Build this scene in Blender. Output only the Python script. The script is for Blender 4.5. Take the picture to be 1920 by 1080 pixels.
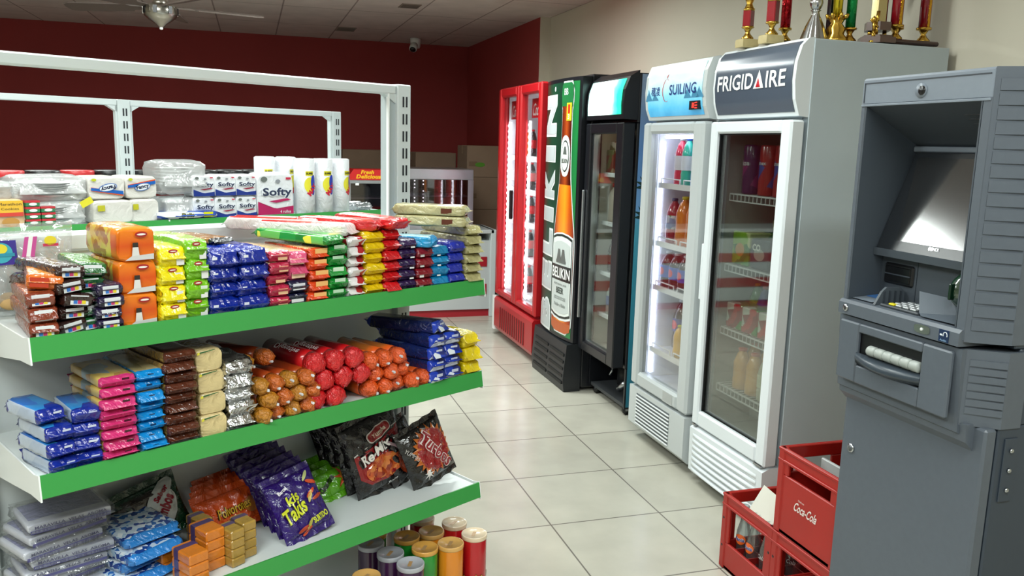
import bpy, bmesh, math, random
from mathutils import Vector, Matrix, Euler
sc = bpy.context.scene
for o in list(bpy.data.objects): bpy.data.objects.remove(o, do_unlink=True)
C = sc.collection
PI = math.pi
R = math.radians

# ------------------------------------------------------------------ camera
cam_d = bpy.data.cameras.new('camera'); cam = bpy.data.objects.new('camera', cam_d); C.objects.link(cam)
cam_d.sensor_width = 36.0; cam_d.lens = 1557.99*36.0/1920.0
cam_d.clip_start = 0.05; cam_d.clip_end = 60
XW = (0.9550944, -0.2950938, 0.0267253); YW = (-0.0250144, -0.1701768, -0.9850960); ZW = (0.2952438, 0.9401912, -0.1699165)
# image right / image down / forward, each given in room axes
rt = Vector((XW[0], YW[0], ZW[0])); dn = Vector((XW[1], YW[1], ZW[1])); fw = Vector((XW[2], YW[2], ZW[2]))
rt = Vector((0.9550944, -0.2950938, 0.0267253)); dn = Vector((-0.0250144, -0.1701768, -0.9850960)); fw = Vector((0.2952438, 0.9401912, -0.1699165))
cm = Matrix(((rt.x, -dn.x, -fw.x, 0), (rt.y, -dn.y, -fw.y, 0), (rt.z, -dn.z, -fw.z, 1.5625), (0, 0, 0, 1)))
cam.matrix_world = cm
sc.camera = cam
# ------------------------------------------------------------------ view + world
sc.view_settings.view_transform = 'Standard'; sc.view_settings.look = 'None'
sc.view_settings.gamma = 1.0; sc.view_settings.use_curve_mapping = False
sc.view_settings.exposure = 0.0
sc.cycles.use_denoising = True
sc.cycles.max_bounces = 8; sc.cycles.transparent_max_bounces = 16
sc.cycles.sample_clamp_indirect = 4.0
sc.cycles.caustics_reflective = False; sc.cycles.caustics_refractive = False
wd = bpy.data.worlds.new('world'); sc.world = wd; wd.use_nodes = True
wd.node_tree.nodes['Background'].inputs[0].default_value = (0.75, 0.85, 1.0, 1)
wd.node_tree.nodes['Background'].inputs[1].default_value = 0.3

# ------------------------------------------------------------------ materials
def lin(h):
    h = h.lstrip('#'); v = [int(h[i:i+2], 16)/255 for i in (0, 2, 4)]
    return tuple(((c+0.055)/1.055)**2.4 if c > 0.04045 else c/12.92 for c in v)
MATS = {}
def mat(name, col='#808080', rough=0.5, metal=0.0, coat=0.0, emit=0.0, ecol=None, bump=0.0, bscale=40.0, var=0.0, vscale=6.0, spec=0.5, alpha=1.0, trans=0.0):
    if name in MATS: return MATS[name]
    m = bpy.data.materials.new(name); m.use_nodes = True
    nt = m.node_tree; b = nt.nodes['Principled BSDF']
    c = lin(col) if isinstance(col, str) else col
    b.inputs['Base Color'].default_value = (*c, 1)
    b.inputs['Roughness'].default_value = rough; b.inputs['Metallic'].default_value = metal
    b.inputs['Coat Weight'].default_value = coat; b.inputs['Coat Roughness'].default_value = 0.08
    b.inputs['Specular IOR Level'].default_value = spec
    b.inputs['Transmission Weight'].default_value = trans
    b.inputs['Alpha'].default_value = alpha
    if emit:
        e = lin(ecol) if ecol else c
        b.inputs['Emission Color'].default_value = (*e, 1); b.inputs['Emission Strength'].default_value = emit
    if bump or var:
        tc = nt.nodes.new('ShaderNodeTexCoord')
    if bump:
        n = nt.nodes.new('ShaderNodeTexNoise'); n.inputs['Scale'].default_value = bscale; n.inputs['Detail'].default_value = 3
        n.inputs['Distortion'].default_value = 1.6
        bp = nt.nodes.new('ShaderNodeBump'); bp.inputs['Strength'].default_value = min(1, bump); bp.inputs['Distance'].default_value = 0.008
        nt.links.new(tc.outputs['Object'], n.inputs['Vector']); nt.links.new(n.outputs['Fac'], bp.inputs['Height'])
        nt.links.new(bp.outputs['Normal'], b.inputs['Normal']); nt.links.new(bp.outputs['Normal'], b.inputs['Coat Normal'])
    if var:
        n = nt.nodes.new('ShaderNodeTexNoise'); n.inputs['Scale'].default_value = vscale; n.inputs['Detail'].default_value = 4
        r = nt.nodes.new('ShaderNodeValToRGB')
        r.color_ramp.elements[0].position = 0.3; r.color_ramp.elements[1].position = 0.7
        r.color_ramp.elements[0].color = (*[x*(1-var) for x in c], 1); r.color_ramp.elements[1].color = (*[min(1, x*(1+var)) for x in c], 1)
        nt.links.new(tc.outputs['Object'], n.inputs['Vector']); nt.links.new(n.outputs['Fac'], r.inputs['Fac'])
        nt.links.new(r.outputs['Color'], b.inputs['Base Color'])
    MATS[name] = m
    return m
def wrap(col, rough=0.2, bump=0.8, bs=34, name=None):        # glossy printed plastic film
    return mat(name or 'film_'+col.strip('#'), col, rough=rough, coat=0.6, bump=bump, bscale=bs, var=0.10, vscale=25)
def paint(col, rough=0.45, name=None): return mat(name or 'paint_%s_%d' % (col.strip('#'), int(rough*100)), col, rough=rough)
def ink(col): return mat('ink_'+col.strip('#'), col, rough=0.3, coat=0.3)
def mixpat(name, cols, scale=20, rough=0.25, kind='voronoi', emit=0, bump=0.4):     # printed pattern in several colours
    if name in MATS: return MATS[name]
    m = bpy.data.materials.new(name); m.use_nodes = True; nt = m.node_tree; b = nt.nodes['Principled BSDF']
    tc = nt.nodes.new('ShaderNodeTexCoord')
    if kind == 'voronoi':
        n = nt.nodes.new('ShaderNodeTexVoronoi'); n.inputs['Scale'].default_value = scale; src = n.outputs['Color']
        s = nt.nodes.new('ShaderNodeSeparateColor'); nt.links.new(src, s.inputs[0]); src = s.outputs[0]
    else:
        n = nt.nodes.new('ShaderNodeTexNoise'); n.inputs['Scale'].default_value = scale; n.inputs['Detail'].default_value = 4
        n.inputs['Distortion'].default_value = 1.0; src = n.outputs['Fac']
    nt.links.new(tc.outputs['Object'], n.inputs['Vector'])
    r = nt.nodes.new('ShaderNodeValToRGB'); r.color_ramp.interpolation = 'CONSTANT' if kind == 'voronoi' else 'LINEAR'
    lo, hi = (0, 1) if kind == 'voronoi' else (0.33, 0.67)
    el = r.color_ramp.elements
    while len(el) < len(cols): el.new(0.5)
    for i, c in enumerate(cols):
        el[i].position = lo+(hi-lo)*i/(len(cols) if kind == 'voronoi' else max(1, len(cols)-1)); el[i].color = (*lin(c), 1)
    nt.links.new(src, r.inputs['Fac']); nt.links.new(r.outputs['Color'], b.inputs['Base Color'])
    b.inputs['Roughness'].default_value = rough; b.inputs['Coat Weight'].default_value = 0.4
    if emit: nt.links.new(r.outputs['Color'], b.inputs['Emission Color']); b.inputs['Emission Strength'].default_value = emit
    if bump:
        n2 = nt.nodes.new('ShaderNodeTexNoise'); n2.inputs['Scale'].default_value = 40
        bp = nt.nodes.new('ShaderNodeBump'); bp.inputs['Strength'].default_value = bump; bp.inputs['Distance'].default_value = 0.004
        nt.links.new(tc.outputs['Object'], n2.inputs['Vector']); nt.links.new(n2.outputs['Fac'], bp.inputs['Height']); nt.links.new(bp.outputs['Normal'], b.inputs['Normal'])
    MATS[name] = m
    return m
def grad(name, axis, stops, rough=0.3, emit=0, noise=0.0, nscale=3.0):    # print whose colour runs along one local axis (stops in metres)
    if name in MATS: return MATS[name]
    m = bpy.data.materials.new(name); m.use_nodes = True; nt = m.node_tree; b = nt.nodes['Principled BSDF']
    tc = nt.nodes.new('ShaderNodeTexCoord'); s = nt.nodes.new('ShaderNodeSeparateXYZ'); nt.links.new(tc.outputs['Object'], s.inputs[0])
    v = s.outputs['XYZ'.index(axis)]
    if noise:
        n = nt.nodes.new('ShaderNodeTexNoise'); n.inputs['Scale'].default_value = nscale; n.inputs['Detail'].default_value = 5
        nt.links.new(tc.outputs['Object'], n.inputs['Vector'])
        ma = nt.nodes.new('ShaderNodeMath'); ma.operation = 'MULTIPLY_ADD'; ma.inputs[1].default_value = noise
        nt.links.new(n.outputs['Fac'], ma.inputs[0]); nt.links.new(v, ma.inputs[2]); v = ma.outputs[0]
    mr = nt.nodes.new('ShaderNodeMapRange'); mr.inputs['From Min'].default_value = stops[0][0]; mr.inputs['From Max'].default_value = stops[-1][0]
    nt.links.new(v, mr.inputs['Value'])
    r = nt.nodes.new('ShaderNodeValToRGB'); el = r.color_ramp.elements
    while len(el) < len(stops): el.new(0.5)
    d = stops[-1][0]-stops[0][0]
    for i, (p, c) in enumerate(stops): el[i].position = (p-stops[0][0])/d; el[i].color = (*lin(c), 1)
    nt.links.new(mr.outputs[0], r.inputs['Fac']); nt.links.new(r.outputs['Color'], b.inputs['Base Color'])
    b.inputs['Roughness'].default_value = rough
    if emit: nt.links.new(r.outputs['Color'], b.inputs['Emission Color']); b.inputs['Emission Strength'].default_value = emit
    MATS[name] = m
    return m
def clear(name, tint='#ffffff', refl=0.10, rough=0.03, haze=0.0, hcol='#e8eeee', bump=0.0):    # thin clear sheet: see-through with a gloss, optional milkiness
    if name in MATS: return MATS[name]
    m = bpy.data.materials.new(name); m.use_nodes = True; nt = m.node_tree; nt.nodes.remove(nt.nodes['Principled BSDF'])
    out = nt.nodes['Material Output']
    tr = nt.nodes.new('ShaderNodeBsdfTransparent'); tr.inputs[0].default_value = (*lin(tint), 1)
    gl = nt.nodes.new('ShaderNodeBsdfGlossy'); gl.inputs['Roughness'].default_value = rough
    lw = nt.nodes.new('ShaderNodeLayerWeight'); lw.inputs['Blend'].default_value = 0.35
    ma = nt.nodes.new('ShaderNodeMath'); ma.operation = 'MULTIPLY_ADD'; ma.inputs[1].default_value = 0.4; ma.inputs[2].default_value = refl; ma.use_clamp = True
    nt.links.new(lw.outputs['Fresnel'], ma.inputs[0])
    src = tr
    if haze:
        df = nt.nodes.new('ShaderNodeBsdfPrincipled'); df.inputs['Base Color'].default_value = (*lin(hcol), 1); df.inputs['Roughness'].default_value = 0.4
        mh = nt.nodes.new('ShaderNodeMixShader'); mh.inputs[0].default_value = haze
        nt.links.new(tr.outputs[0], mh.inputs[1]); nt.links.new(df.outputs[0], mh.inputs[2]); src = mh
    mx = nt.nodes.new('ShaderNodeMixShader'); nt.links.new(ma.outputs[0], mx.inputs[0]); nt.links.new(src.outputs[0], mx.inputs[1]); nt.links.new(gl.outputs[0], mx.inputs[2])
    if bump:
        tc = nt.nodes.new('ShaderNodeTexCoord'); n = nt.nodes.new('ShaderNodeTexNoise'); n.inputs['Scale'].default_value = 18; n.inputs['Distortion'].default_value = 1.5
        bp = nt.nodes.new('ShaderNodeBump'); bp.inputs['Strength'].default_value = bump; bp.inputs['Distance'].default_value = 0.02
        nt.links.new(tc.outputs['Object'], n.inputs['Vector']); nt.links.new(n.outputs['Fac'], bp.inputs['Height']); nt.links.new(bp.outputs['Normal'], gl.inputs['Normal'])
    nt.links.new(mx.outputs[0], out.inputs['Surface'])
    MATS[name] = m
    return m

# ------------------------------------------------------------------ lettering
_gc = {}
def glyphs(s, bold=0.0):
    k = (s, bold)
    if k in _gc: return _gc[k]
    cu = bpy.data.curves.new('t', 'FONT'); cu.body = s; cu.size = 1.0; cu.align_x = 'CENTER'; cu.align_y = 'CENTER'; cu.offset = bold; cu.resolution_u = 3
    cu.space_character = 1.0+bold*1.2
    o = bpy.data.objects.new('t', cu); C.objects.link(o); bpy.context.view_layer.update()
    dg = bpy.context.evaluated_depsgraph_get(); me = bpy.data.meshes.new_from_object(o.evaluated_get(dg))
    bm = bmesh.new(); bm.from_mesh(me); bmesh.ops.triangulate(bm, faces=bm.faces[:])
    bmesh.ops.remove_doubles(bm, verts=bm.verts[:], dist=1e-5)
    for _ in range(2):
        le = [e for e in bm.edges if e.calc_length() > 0.28]
        if le: bmesh.ops.subdivide_edges(bm, edges=le, cuts=1); bmesh.ops.triangulate(bm, faces=bm.faces[:])
    vs = [(v.co.x, v.co.y) for v in bm.verts]; fs = [[v.index for v in f.verts] for f in bm.faces]; bm.free()
    bpy.data.objects.remove(o, do_unlink=True); bpy.data.curves.remove(cu); bpy.data.meshes.remove(me)
    if vs:
        x0 = min(v[0] for v in vs); x1 = max(v[0] for v in vs); y0 = min(v[1] for v in vs); y1 = max(v[1] for v in vs)
        vs = [(x-(x0+x1)/2, y-(y0+y1)/2) for x, y in vs]; dim = (x1-x0, y1-y0)
    else: dim = (1, 1)
    _gc[k] = (vs, fs, dim)
    return _gc[k]

# ------------------------------------------------------------------ mesh builder
class M:
    def __init__(s): s.v = []; s.f = []; s.mi = []; s.sm = []; s.mats = []
    def mid(s, m):
        if m not in s.mats: s.mats.append(m)
        return s.mats.index(m)
    def add(s, vs, fs, m, smooth=False, T=None):
        b = len(s.v); k = s.mid(m)
        s.v += [tuple(T @ Vector(p)) for p in vs] if T is not None else [tuple(p) for p in vs]
        for f in fs: s.f.append([i+b for i in f]); s.mi.append(k); s.sm.append(smooth)
        return s
    def box(s, x0, x1, y0, y1, z0, z1, m, b=0.0, T=None):
        b = min(b, abs(x1-x0)*.49, abs(y1-y0)*.49, abs(z1-z0)*.49)
        if b <= 0:
            vs = [(x, y, z) for x in (x0, x1) for y in (y0, y1) for z in (z0, z1)]
            fs = [(0, 1, 3, 2), (4, 6, 7, 5), (0, 4, 5, 1), (2, 3, 7, 6), (0, 2, 6, 4), (1, 5, 7, 3)]
            return s.add(vs, fs, m, False, T)
        vs = []; 
        for ix, x in enumerate((x0, x1)):
            for iy, y in enumerate((y0, y1)):
                for iz, z in enumerate((z0, z1)):
                    sx = b if ix == 0 else -b; sy = b if iy == 0 else -b; sz = b if iz == 0 else -b
                    vs += [(x, y+sy, z+sz), (x+sx, y, z+sz), (x+sx, y+sy, z)]
        def c(ix, iy, iz, k): return (ix*4+iy*2+iz)*3+k
        fs = []
        for i in (0, 1):
            q = [c(i, 0, 0, 0), c(i, 1, 0, 0), c(i, 1, 1, 0), c(i, 0, 1, 0)]; fs.append(q if i else q[::-1])
            q = [c(0, i, 0, 1), c(0, i, 1, 1), c(1, i, 1, 1), c(1, i, 0, 1)]; fs.append(q if i else q[::-1])
            q = [c(0, 0, i, 2), c(1, 0, i, 2), c(1, 1, i, 2), c(0, 1, i, 2)]; fs.append(q if i else q[::-1])
        for i in (0, 1):
            for j in (0, 1):
                fs.append([c(i, j, 0, 0), c(i, j, 1, 0), c(i, j, 1, 1), c(i, j, 0, 1)])
                fs.append([c(i, 0, j, 0), c(i, 1, j, 0), c(i, 1, j, 2), c(i, 0, j, 2)])
                fs.append([c(0, i, j, 1), c(1, i, j, 1), c(1, i, j, 2), c(0, i, j, 2)])
                for k in (0, 1): fs.append([c(i, j, k, 0), c(i, j, k, 1), c(i, j, k, 2)])
        return s.add(vs, fs, m, False, T)
    def prism(s, poly, a0, a1, m, ax='x', T=None):      # poly: (p,q) points in the plane normal to ax
        n = len(poly)
        def P(a, p, q): return {'x': (a, p, q), 'y': (p, a, q), 'z': (p, q, a)}[ax]
        vs = [P(a0, p, q) for p, q in poly]+[P(a1, p, q) for p, q in poly]
        fs = [list(range(n))[::-1], [i+n for i in range(n)]]+[[i, (i+1) % n, (i+1) % n+n, i+n] for i in range(n)]
        return s.add(vs, fs, m, False, T)
    def lathe(s, prof, m, seg=20, T=None, ax='z', smooth=True, rf=None, caps=True):   # prof: (radius, height)
        vs = []; fs = []
        for j, (r, h) in enumerate(prof):
            for i in range(seg):
                a = 2*PI*i/seg; rr = r*(rf(a, h) if rf else 1)
                x, y = rr*math.cos(a), rr*math.sin(a)
                vs.append((x, y, h) if ax == 'z' else ((x, h, y) if ax == 'y' else (h, x, y)))
        for j in range(len(prof)-1):
            for i in range(seg):
                k = (i+1) % seg; q = [j*seg+i, j*seg+k, (j+1)*seg+k, (j+1)*seg+i]; fs.append(q)
        if caps: fs.append(list(range(seg))[::-1]); fs.append([(len(prof)-1)*seg+i for i in range(seg)])
        return s.add(vs, fs, m, smooth, T)
    def cyl(s, p0, p1, r0, m, r1=None, seg=12, smooth=True):
        p0 = Vector(p0); p1 = Vector(p1); d = p1-p0; L = d.length
        T = Matrix.Translation(p0) @ d.to_track_quat('Z', 'Y').to_matrix().to_4x4()
        return s.lathe([(r0, 0), (r0 if r1 is None else r1, L)], m, seg, T, smooth=smooth)
    def tube(s, pts, r, m, seg=8):
        for a, b in zip(pts[:-1], pts[1:]): s.cyl(a, b, r, m, seg=seg)
        return s
    def grid(s, F, nu, nv, m, smooth=True, T=None):
        vs = [F(i/nu, j/nv) for j in range(nv+1) for i in range(nu+1)]
        fs = [[j*(nu+1)+i, j*(nu+1)+i+1, (j+1)*(nu+1)+i+1, (j+1)*(nu+1)+i] for j in range(nv) for i in range(nu)]
        return s.add(vs, fs, m, smooth, T)
    def text(s, t, h, m, F, bold=0.0, rot=0.0, shear=0.0, at=(0, 0), w=None, capn=None, T=None):
        """h: glyph height in metres; F maps print coordinates (a,b) to a point on the surface; w squeezes to a width"""
        vs, fs, dim = glyphs(t, bold)
        k = h/dim[1]; kx = k if w is None else w/dim[0]
        ca, sa = math.cos(rot), math.sin(rot); out = []
        for x, y in vs:
            x, y = x*kx+y*k*shear, y*k
            out.append(F(at[0]+x*ca-y*sa, at[1]+x*sa+y*ca))
        return s.add(out, fs, m, False, T)
    def patch(s, poly, m, F, sub=1, T=None):           # printed polygon (star-shaped about its centre)
        n = len(poly); cx = sum(p[0] for p in poly)/n; cy = sum(p[1] for p in poly)/n
        vs = [F(cx, cy)]; fs = []; R_ = 9 if sub else 1
        for r in range(1, R_+1):
            for x, y in poly: vs.append(F(cx+(x-cx)*r/R_, cy+(y-cy)*r/R_))
        for i in range(n):
            j = (i+1) % n; fs.append([0, 1+i, 1+j])
            for r in range(1, R_): fs.append([1+(r-1)*n+i, 1+r*n+i, 1+r*n+j, 1+(r-1)*n+j])
        return s.add(vs, fs, m, False, T)
    def build(s, name, parent=None, loc=None, rot=None):
        me = bpy.data.meshes.new(name); me.from_pydata(s.v, [], s.f); 
        for m in s.mats: me.materials.append(m)
        me.polygons.foreach_set('material_index', s.mi); me.polygons.foreach_set('use_smooth', s.sm); me.update()
        bm = bmesh.new(); bm.from_mesh(me)
        bmesh.ops.recalc_face_normals(bm, faces=bm.faces[:]); bm.to_mesh(me); bm.free()
        o = bpy.data.objects.new(name, me); C.objects.link(o)
        if parent: o.parent = parent
        if loc: o.location = loc
        if rot: o.rotation_euler = rot
        return o
def ell(cx, cy, a, b, n=24, rot=0, p=1.0):
    out = []
    for i in range(n):
        t = 2*PI*i/n; c, d = math.cos(t), math.sin(t)
        x = a*abs(c)**p*(1 if c >= 0 else -1); y = b*abs(d)**p*(1 if d >= 0 else -1)
        out.append((cx+x*math.cos(rot)-y*math.sin(rot), cy+x*math.sin(rot)+y*math.cos(rot)))
    return out
def rct(x0, x1, y0, y1): 
    pts = []
    for (a, b), (c, d) in (((x0, y0), (x1, y0)), ((x1, y0), (x1, y1)), ((x1, y1), (x0, y1)), ((x0, y1), (x0, y0))):
        for i in range(3): pts.append((a+(c-a)*i/3, b+(d-b)*i/3))
    return pts
def star(cx, cy, r0, r1, n, rot=0):
    return [(cx+(r0 if i % 2 else r1)*math.cos(rot+PI*i/n), cy+(r0 if i % 2 else r1)*math.sin(rot+PI*i/n)) for i in range(2*n)]
def tag(o, label=None, cat=None, group=None, kind=None):
    if label: o['label'] = label
    if cat: o['category'] = cat
    if group: o['group'] = group
    if kind: o['kind'] = kind
    return o
def thing(name, label, cat, loc=(0, 0, 0), rz=0, group=None):
    o = bpy.data.objects.new(name, None); C.objects.link(o); o.empty_display_size = 0.1
    o.location = loc; o.rotation_euler = (0, 0, rz)
    return tag(o, label, cat, group)
def dup(o, parent=None):
    c = o.copy(); C.objects.link(c)
    if parent is not None: c.parent = parent
    for ch in list(o.children): dup(ch, c)
    return c
class Proto:                                   # first use hands out the original, later uses copies (a thing with all its parts)
    def __init__(s, o): s.o = o; s.n = 0
    def get(s, loc, rot, label, group=None):
        o = s.o if s.n == 0 else dup(s.o)
        s.n += 1; o.location = loc; o.rotation_euler = rot
        o['label'] = label
        if group: o['group'] = group
        return o
ORD = ['bottom', 'second', 'third', 'fourth', 'fifth', 'sixth', 'seventh', 'eighth', 'ninth', 'tenth']
def nth(i, n):
    if n == 1: return 'single one'
    if i == n-1: return 'topmost'
    if i == 0: return 'bottommost'
    return ORD[i]+' from the bottom'
def left(i, n):
    if i == 0: return 'leftmost'
    if i == n-1: return 'rightmost'
    return ORD[i]+' from the left'
FRONT = lambda y: (lambda a, b: (a, y, b))

# ------------------------------------------------------------------ ceiling lamps (they light the room; the photo shows them only in reflections)
CZ = 2.74
white_m = paint('#e9edec', 0.35, 'white_enamel'); steel = mat('steel', '#b8bcc0', rough=0.25, metal=1.0); black_m = paint('#101114', 0.35, 'black_plastic')
def ceiling_lamp(x, y, sx, sy, watt, label):
    t = thing('ceiling_light', label, 'ceiling light', (x, y, CZ), 0, 'recessed fluorescent ceiling lights')
    f = M(); b = 0.03
    f.box(-sx/2-b, sx/2+b, -sy/2-b, -sy/2, -0.045, -0.005, white_m); f.box(-sx/2-b, sx/2+b, sy/2, sy/2+b, -0.045, -0.005, white_m)
    f.box(-sx/2-b, -sx/2, -sy/2, sy/2, -0.045, -0.005, white_m); f.box(sx/2, sx/2+b, -sy/2, sy/2, -0.045, -0.005, white_m)
    f.box(-sx/2, sx/2, -sy/2, sy/2, -0.02, -0.006, white_m)
    f.build('frame', t)
    ld = bpy.data.lights.new('tube_light', 'AREA'); ld.shape = 'RECTANGLE'; ld.size = sx; ld.size_y = sy; ld.energy = watt; ld.color = (0.93, 1.0, 0.965)
    lo = bpy.data.objects.new('tube_light', ld); C.objects.link(lo); lo.parent = t; lo.location = (0, 0, -0.03)
    return t
LW = 1.0
ceiling_lamp(-0.9, 0.2, 1.2, 0.3, 54*LW, 'long recessed ceiling light nearest the camera, left of the aisle')
ceiling_lamp(0.9, 0.3, 1.2, 0.3, 46*LW, 'long recessed ceiling light above the aisle in front of the cash machine')
ceiling_lamp(-0.9, 2.4, 1.2, 0.3, 42*LW, 'long recessed ceiling light above the snack gondola')
ceiling_lamp(0.9, 2.7, 1.2, 0.3, 30*LW, 'long recessed ceiling light above the aisle by the white cooler')
ceiling_lamp(0.9, 5.3, 1.2, 0.3, 78*LW, 'long recessed ceiling light above the aisle by the red cooler')
ceiling_lamp(-1.25, 4.75, 1.2, 0.3, 78*LW, 'long recessed ceiling light above the tissue gondola')
ceiling_lamp(-0.9, -1.8, 1.2, 0.3, 50*LW, 'long recessed ceiling light farthest behind the camera')

# ------------------------------------------------------------------ room
def brickmat(name, col, line, sx, sy, mortar, off=(0, 0), rough=0.3, var=0.06, bump=0.0):
    m = bpy.data.materials.new(name); m.use_nodes = True; nt = m.node_tree; b = nt.nodes['Principled BSDF']
    g = nt.nodes.new('ShaderNodeTexCoord'); mp = nt.nodes.new('ShaderNodeMapping'); mp.inputs['Location'].default_value = (off[0], off[1], 0)
    nt.links.new(g.outputs['Object'], mp.inputs['Vector'])
    br = nt.nodes.new('ShaderNodeTexBrick'); br.offset = 0; br.squash = 1
    br.inputs['Scale'].default_value = 1; br.inputs['Brick Width'].default_value = sx; br.inputs['Row Height'].default_value = sy; br.inputs['Mortar Size'].default_value = mortar
    c = lin(col); br.inputs['Color1'].default_value = (*[x*(1-var) for x in c], 1); br.inputs['Color2'].default_value = (*[min(1, x*(1+var)) for x in c], 1); br.inputs['Mortar'].default_value = (*lin(line), 1)
    nt.links.new(mp.outputs[0], br.inputs['Vector'])
    n = nt.nodes.new('ShaderNodeTexNoise'); n.inputs['Scale'].default_value = 5; n.inputs['Detail'].default_value = 6; nt.links.new(g.outputs['Object'], n.inputs['Vector'])
    mx = nt.nodes.new('ShaderNodeMix'); mx.data_type = 'RGBA'; mx.blend_type = 'MULTIPLY'; mx.inputs[0].default_value = 0.25
    nt.links.new(br.outputs['Color'], mx.inputs['A']); nt.links.new(n.outputs['Color'], mx.inputs['B'])
    hs = nt.nodes.new('ShaderNodeMapRange'); nt.links.new(n.outputs['Fac'], hs.inputs['Value']); hs.inputs['From Min'].default_value = .3; hs.inputs['From Max'].default_value = .7; hs.inputs['To Min'].default_value = .9; hs.inputs['To Max'].default_value = 1.05
    mv = nt.nodes.new('ShaderNodeVectorMath'); mv.operation = 'SCALE'; nt.links.new(br.outputs['Color'], mv.inputs[0]); nt.links.new(hs.outputs[0], mv.inputs['Scale'])
    nt.links.new(mv.outputs[0], b.inputs['Base Color']); b.inputs['Roughness'].default_value = rough
    return m
def struct(name, m):
    o = m.build(name); o['kind'] = 'structure'; return o
XL, XR, XRED, YB, YF, YJ = -4.6, 2.70, 2.60, 10.35, -3.2, 7.62
floor_m = brickmat('floor_tile', '#bbb8ab', '#716d66', 0.5, 0.5, 0.0035, (-0.157, -0.05), rough=0.22)
struct('floor', M().box(XL, XR, YF, YB, -0.1, 0, floor_m))
ceil_m = brickmat('ceiling_tile', '#d8cdc8', '#9a8c88', 0.6, 1.2, 0.007, (-0.3, 0.35), rough=0.9, var=0.03)
struct('ceiling', M().box(XL-.2, XR+.2, YF-.2, YB+.2, CZ, CZ+.1, ceil_m))
red_m = mat('red_wall', '#993c3b', rough=0.75, var=0.06, vscale=1.2, spec=0.2)
beige_m = mat('beige_wall', '#d0cab9', rough=0.85, var=0.04, vscale=1.0)
struct('wall_back', M().box(XL, XR+.15, YB, YB+.15, 0, CZ, red_m))
struct('wall_right', M().box(XR, XR+.15, YF, YJ, 0, CZ, beige_m))
struct('wall_right_red', M().box(XRED, XR+.15, YJ, YB, 0, CZ, red_m).box(XRED-.001, XR+.1, YJ-.012, YJ, 0, CZ, beige_m))
struct('wall_left', M().box(XL-.15, XL, YF, YB, 0, CZ, beige_m))
struct('wall_front', M().box(XL, XR, YF-.15, YF, 0, 0.5, beige_m).box(XL, XR, YF-.15, YF, 2.3, CZ, beige_m).box(XL, -2.6, YF-.15, YF, .5, 2.3, beige_m).box(1.6, XR, YF-.15, YF, .5, 2.3, beige_m))
wf = M(); al = mat('aluminium', '#c9ced2', rough=0.3, metal=1.0)
for x in (-2.6, -1.2, 0.2, 1.56): wf.box(x, x+.04, YF-.1, YF-.03, .5, 2.3, al)
wf.box(-2.56, 1.6, YF-.1, YF-.03, .5, .54, al).box(-2.56, 1.6, YF-.1, YF-.03, 2.26, 2.3, al)
w1 = struct('window_1', wf)
M().box(-2.6, 1.6, YF-.07, YF-.062, .5, 2.3, clear('shop_glass')).build('pane', w1)
# ceiling fittings
for (x, y, sx, sy, lb) in ((1.36, 7.55, .17, .22, 'small dark square ceiling vent between the ceiling tiles near the aisle'), (1.0, 9.4, .2, .3, 'faint dark rectangular ceiling vent close to the red back wall')):
    t = thing('ceiling_vent', lb, 'vent', (x, y, CZ), 0)
    M().box(-sx/2, sx/2, -sy/2, sy/2, -.006, 0, paint('#8d8077', .8)).build('frame', t)
    g = M()
    for i in range(5): g.box(-sx/2+.01, sx/2-.01, -sy/2+.02+i*(sy-.04)/5, -sy/2+.03+i*(sy-.04)/5, -.011, -.006, paint('#6d625b', .8))
    g.build('slats', t)
t = thing('security_camera', 'small white dome security camera on the ceiling by the red wall', 'camera', (1.84, 9.83, CZ), 0)
M().lathe([(.062, 0), (.062, -.03), (.055, -.09), (.045, -.11)], white_m, 20).build('housing', t)
M().cyl((-.02, -.03, -.08), (-.045, -.075, -.13), .045, white_m).cyl((-.043, -.07, -.126), (-.0475, -.08, -.135), .034, black_m).build('lens_head', t)
# ceiling fan (at rest)
fan_m = mat('brushed_nickel', '#a9a59c', rough=0.28, metal=1.0); blade_m = paint('#5a4f49', .5, 'fan_blade')
t = thing('ceiling_fan', 'brushed metal ceiling fan with dark blades hanging over the gondolas', 'fan', (-0.537, 6.0, 2.245), 0)
M().lathe([(.005, 0), (.018, .006), (.03, .02), (.07, .045), (.098, .07), (.104, .09), (.104, .125), (.085, .14), (.05, .145)], fan_m, 28).build('motor', t)
dk = M()
for i in range(14):
    a = 2*PI*i/14; dk.box(.1005, .1075, -.012, .012, .082, .128, fan_m if i % 2 else black_m, T=Matrix.Rotation(a, 4, 'Z'))
dk.build('vent_band', t)
M().lathe([(.05, .145), (.045, .16), (.03, .2), (.022, .24), (.016, .26), (.016, .43), (.03, .44), (.06, .485), (.062, .495)], fan_m, 20).build('downrod', t)
M().lathe([(.004, -.012), (.011, -.008), (.011, .003)], white_m, 12).build('finial', t)
for i in range(5):
    a = 2*PI*i/5+.25
    b = M(); TT = Matrix.Rotation(a, 4, 'Z') @ Matrix.Rotation(R(12), 4, 'X')
    b.prism([(.09, -.02), (.2, -.035), (.22, -.06), (.6, -.068), (.64, -.05), (.65, 0), (.64, .05), (.6, .068), (.22, .06), (.2, .035), (.09, .02)], .128, .136, blade_m, 'z', T=TT)
    b.build('blade', t)

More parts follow.
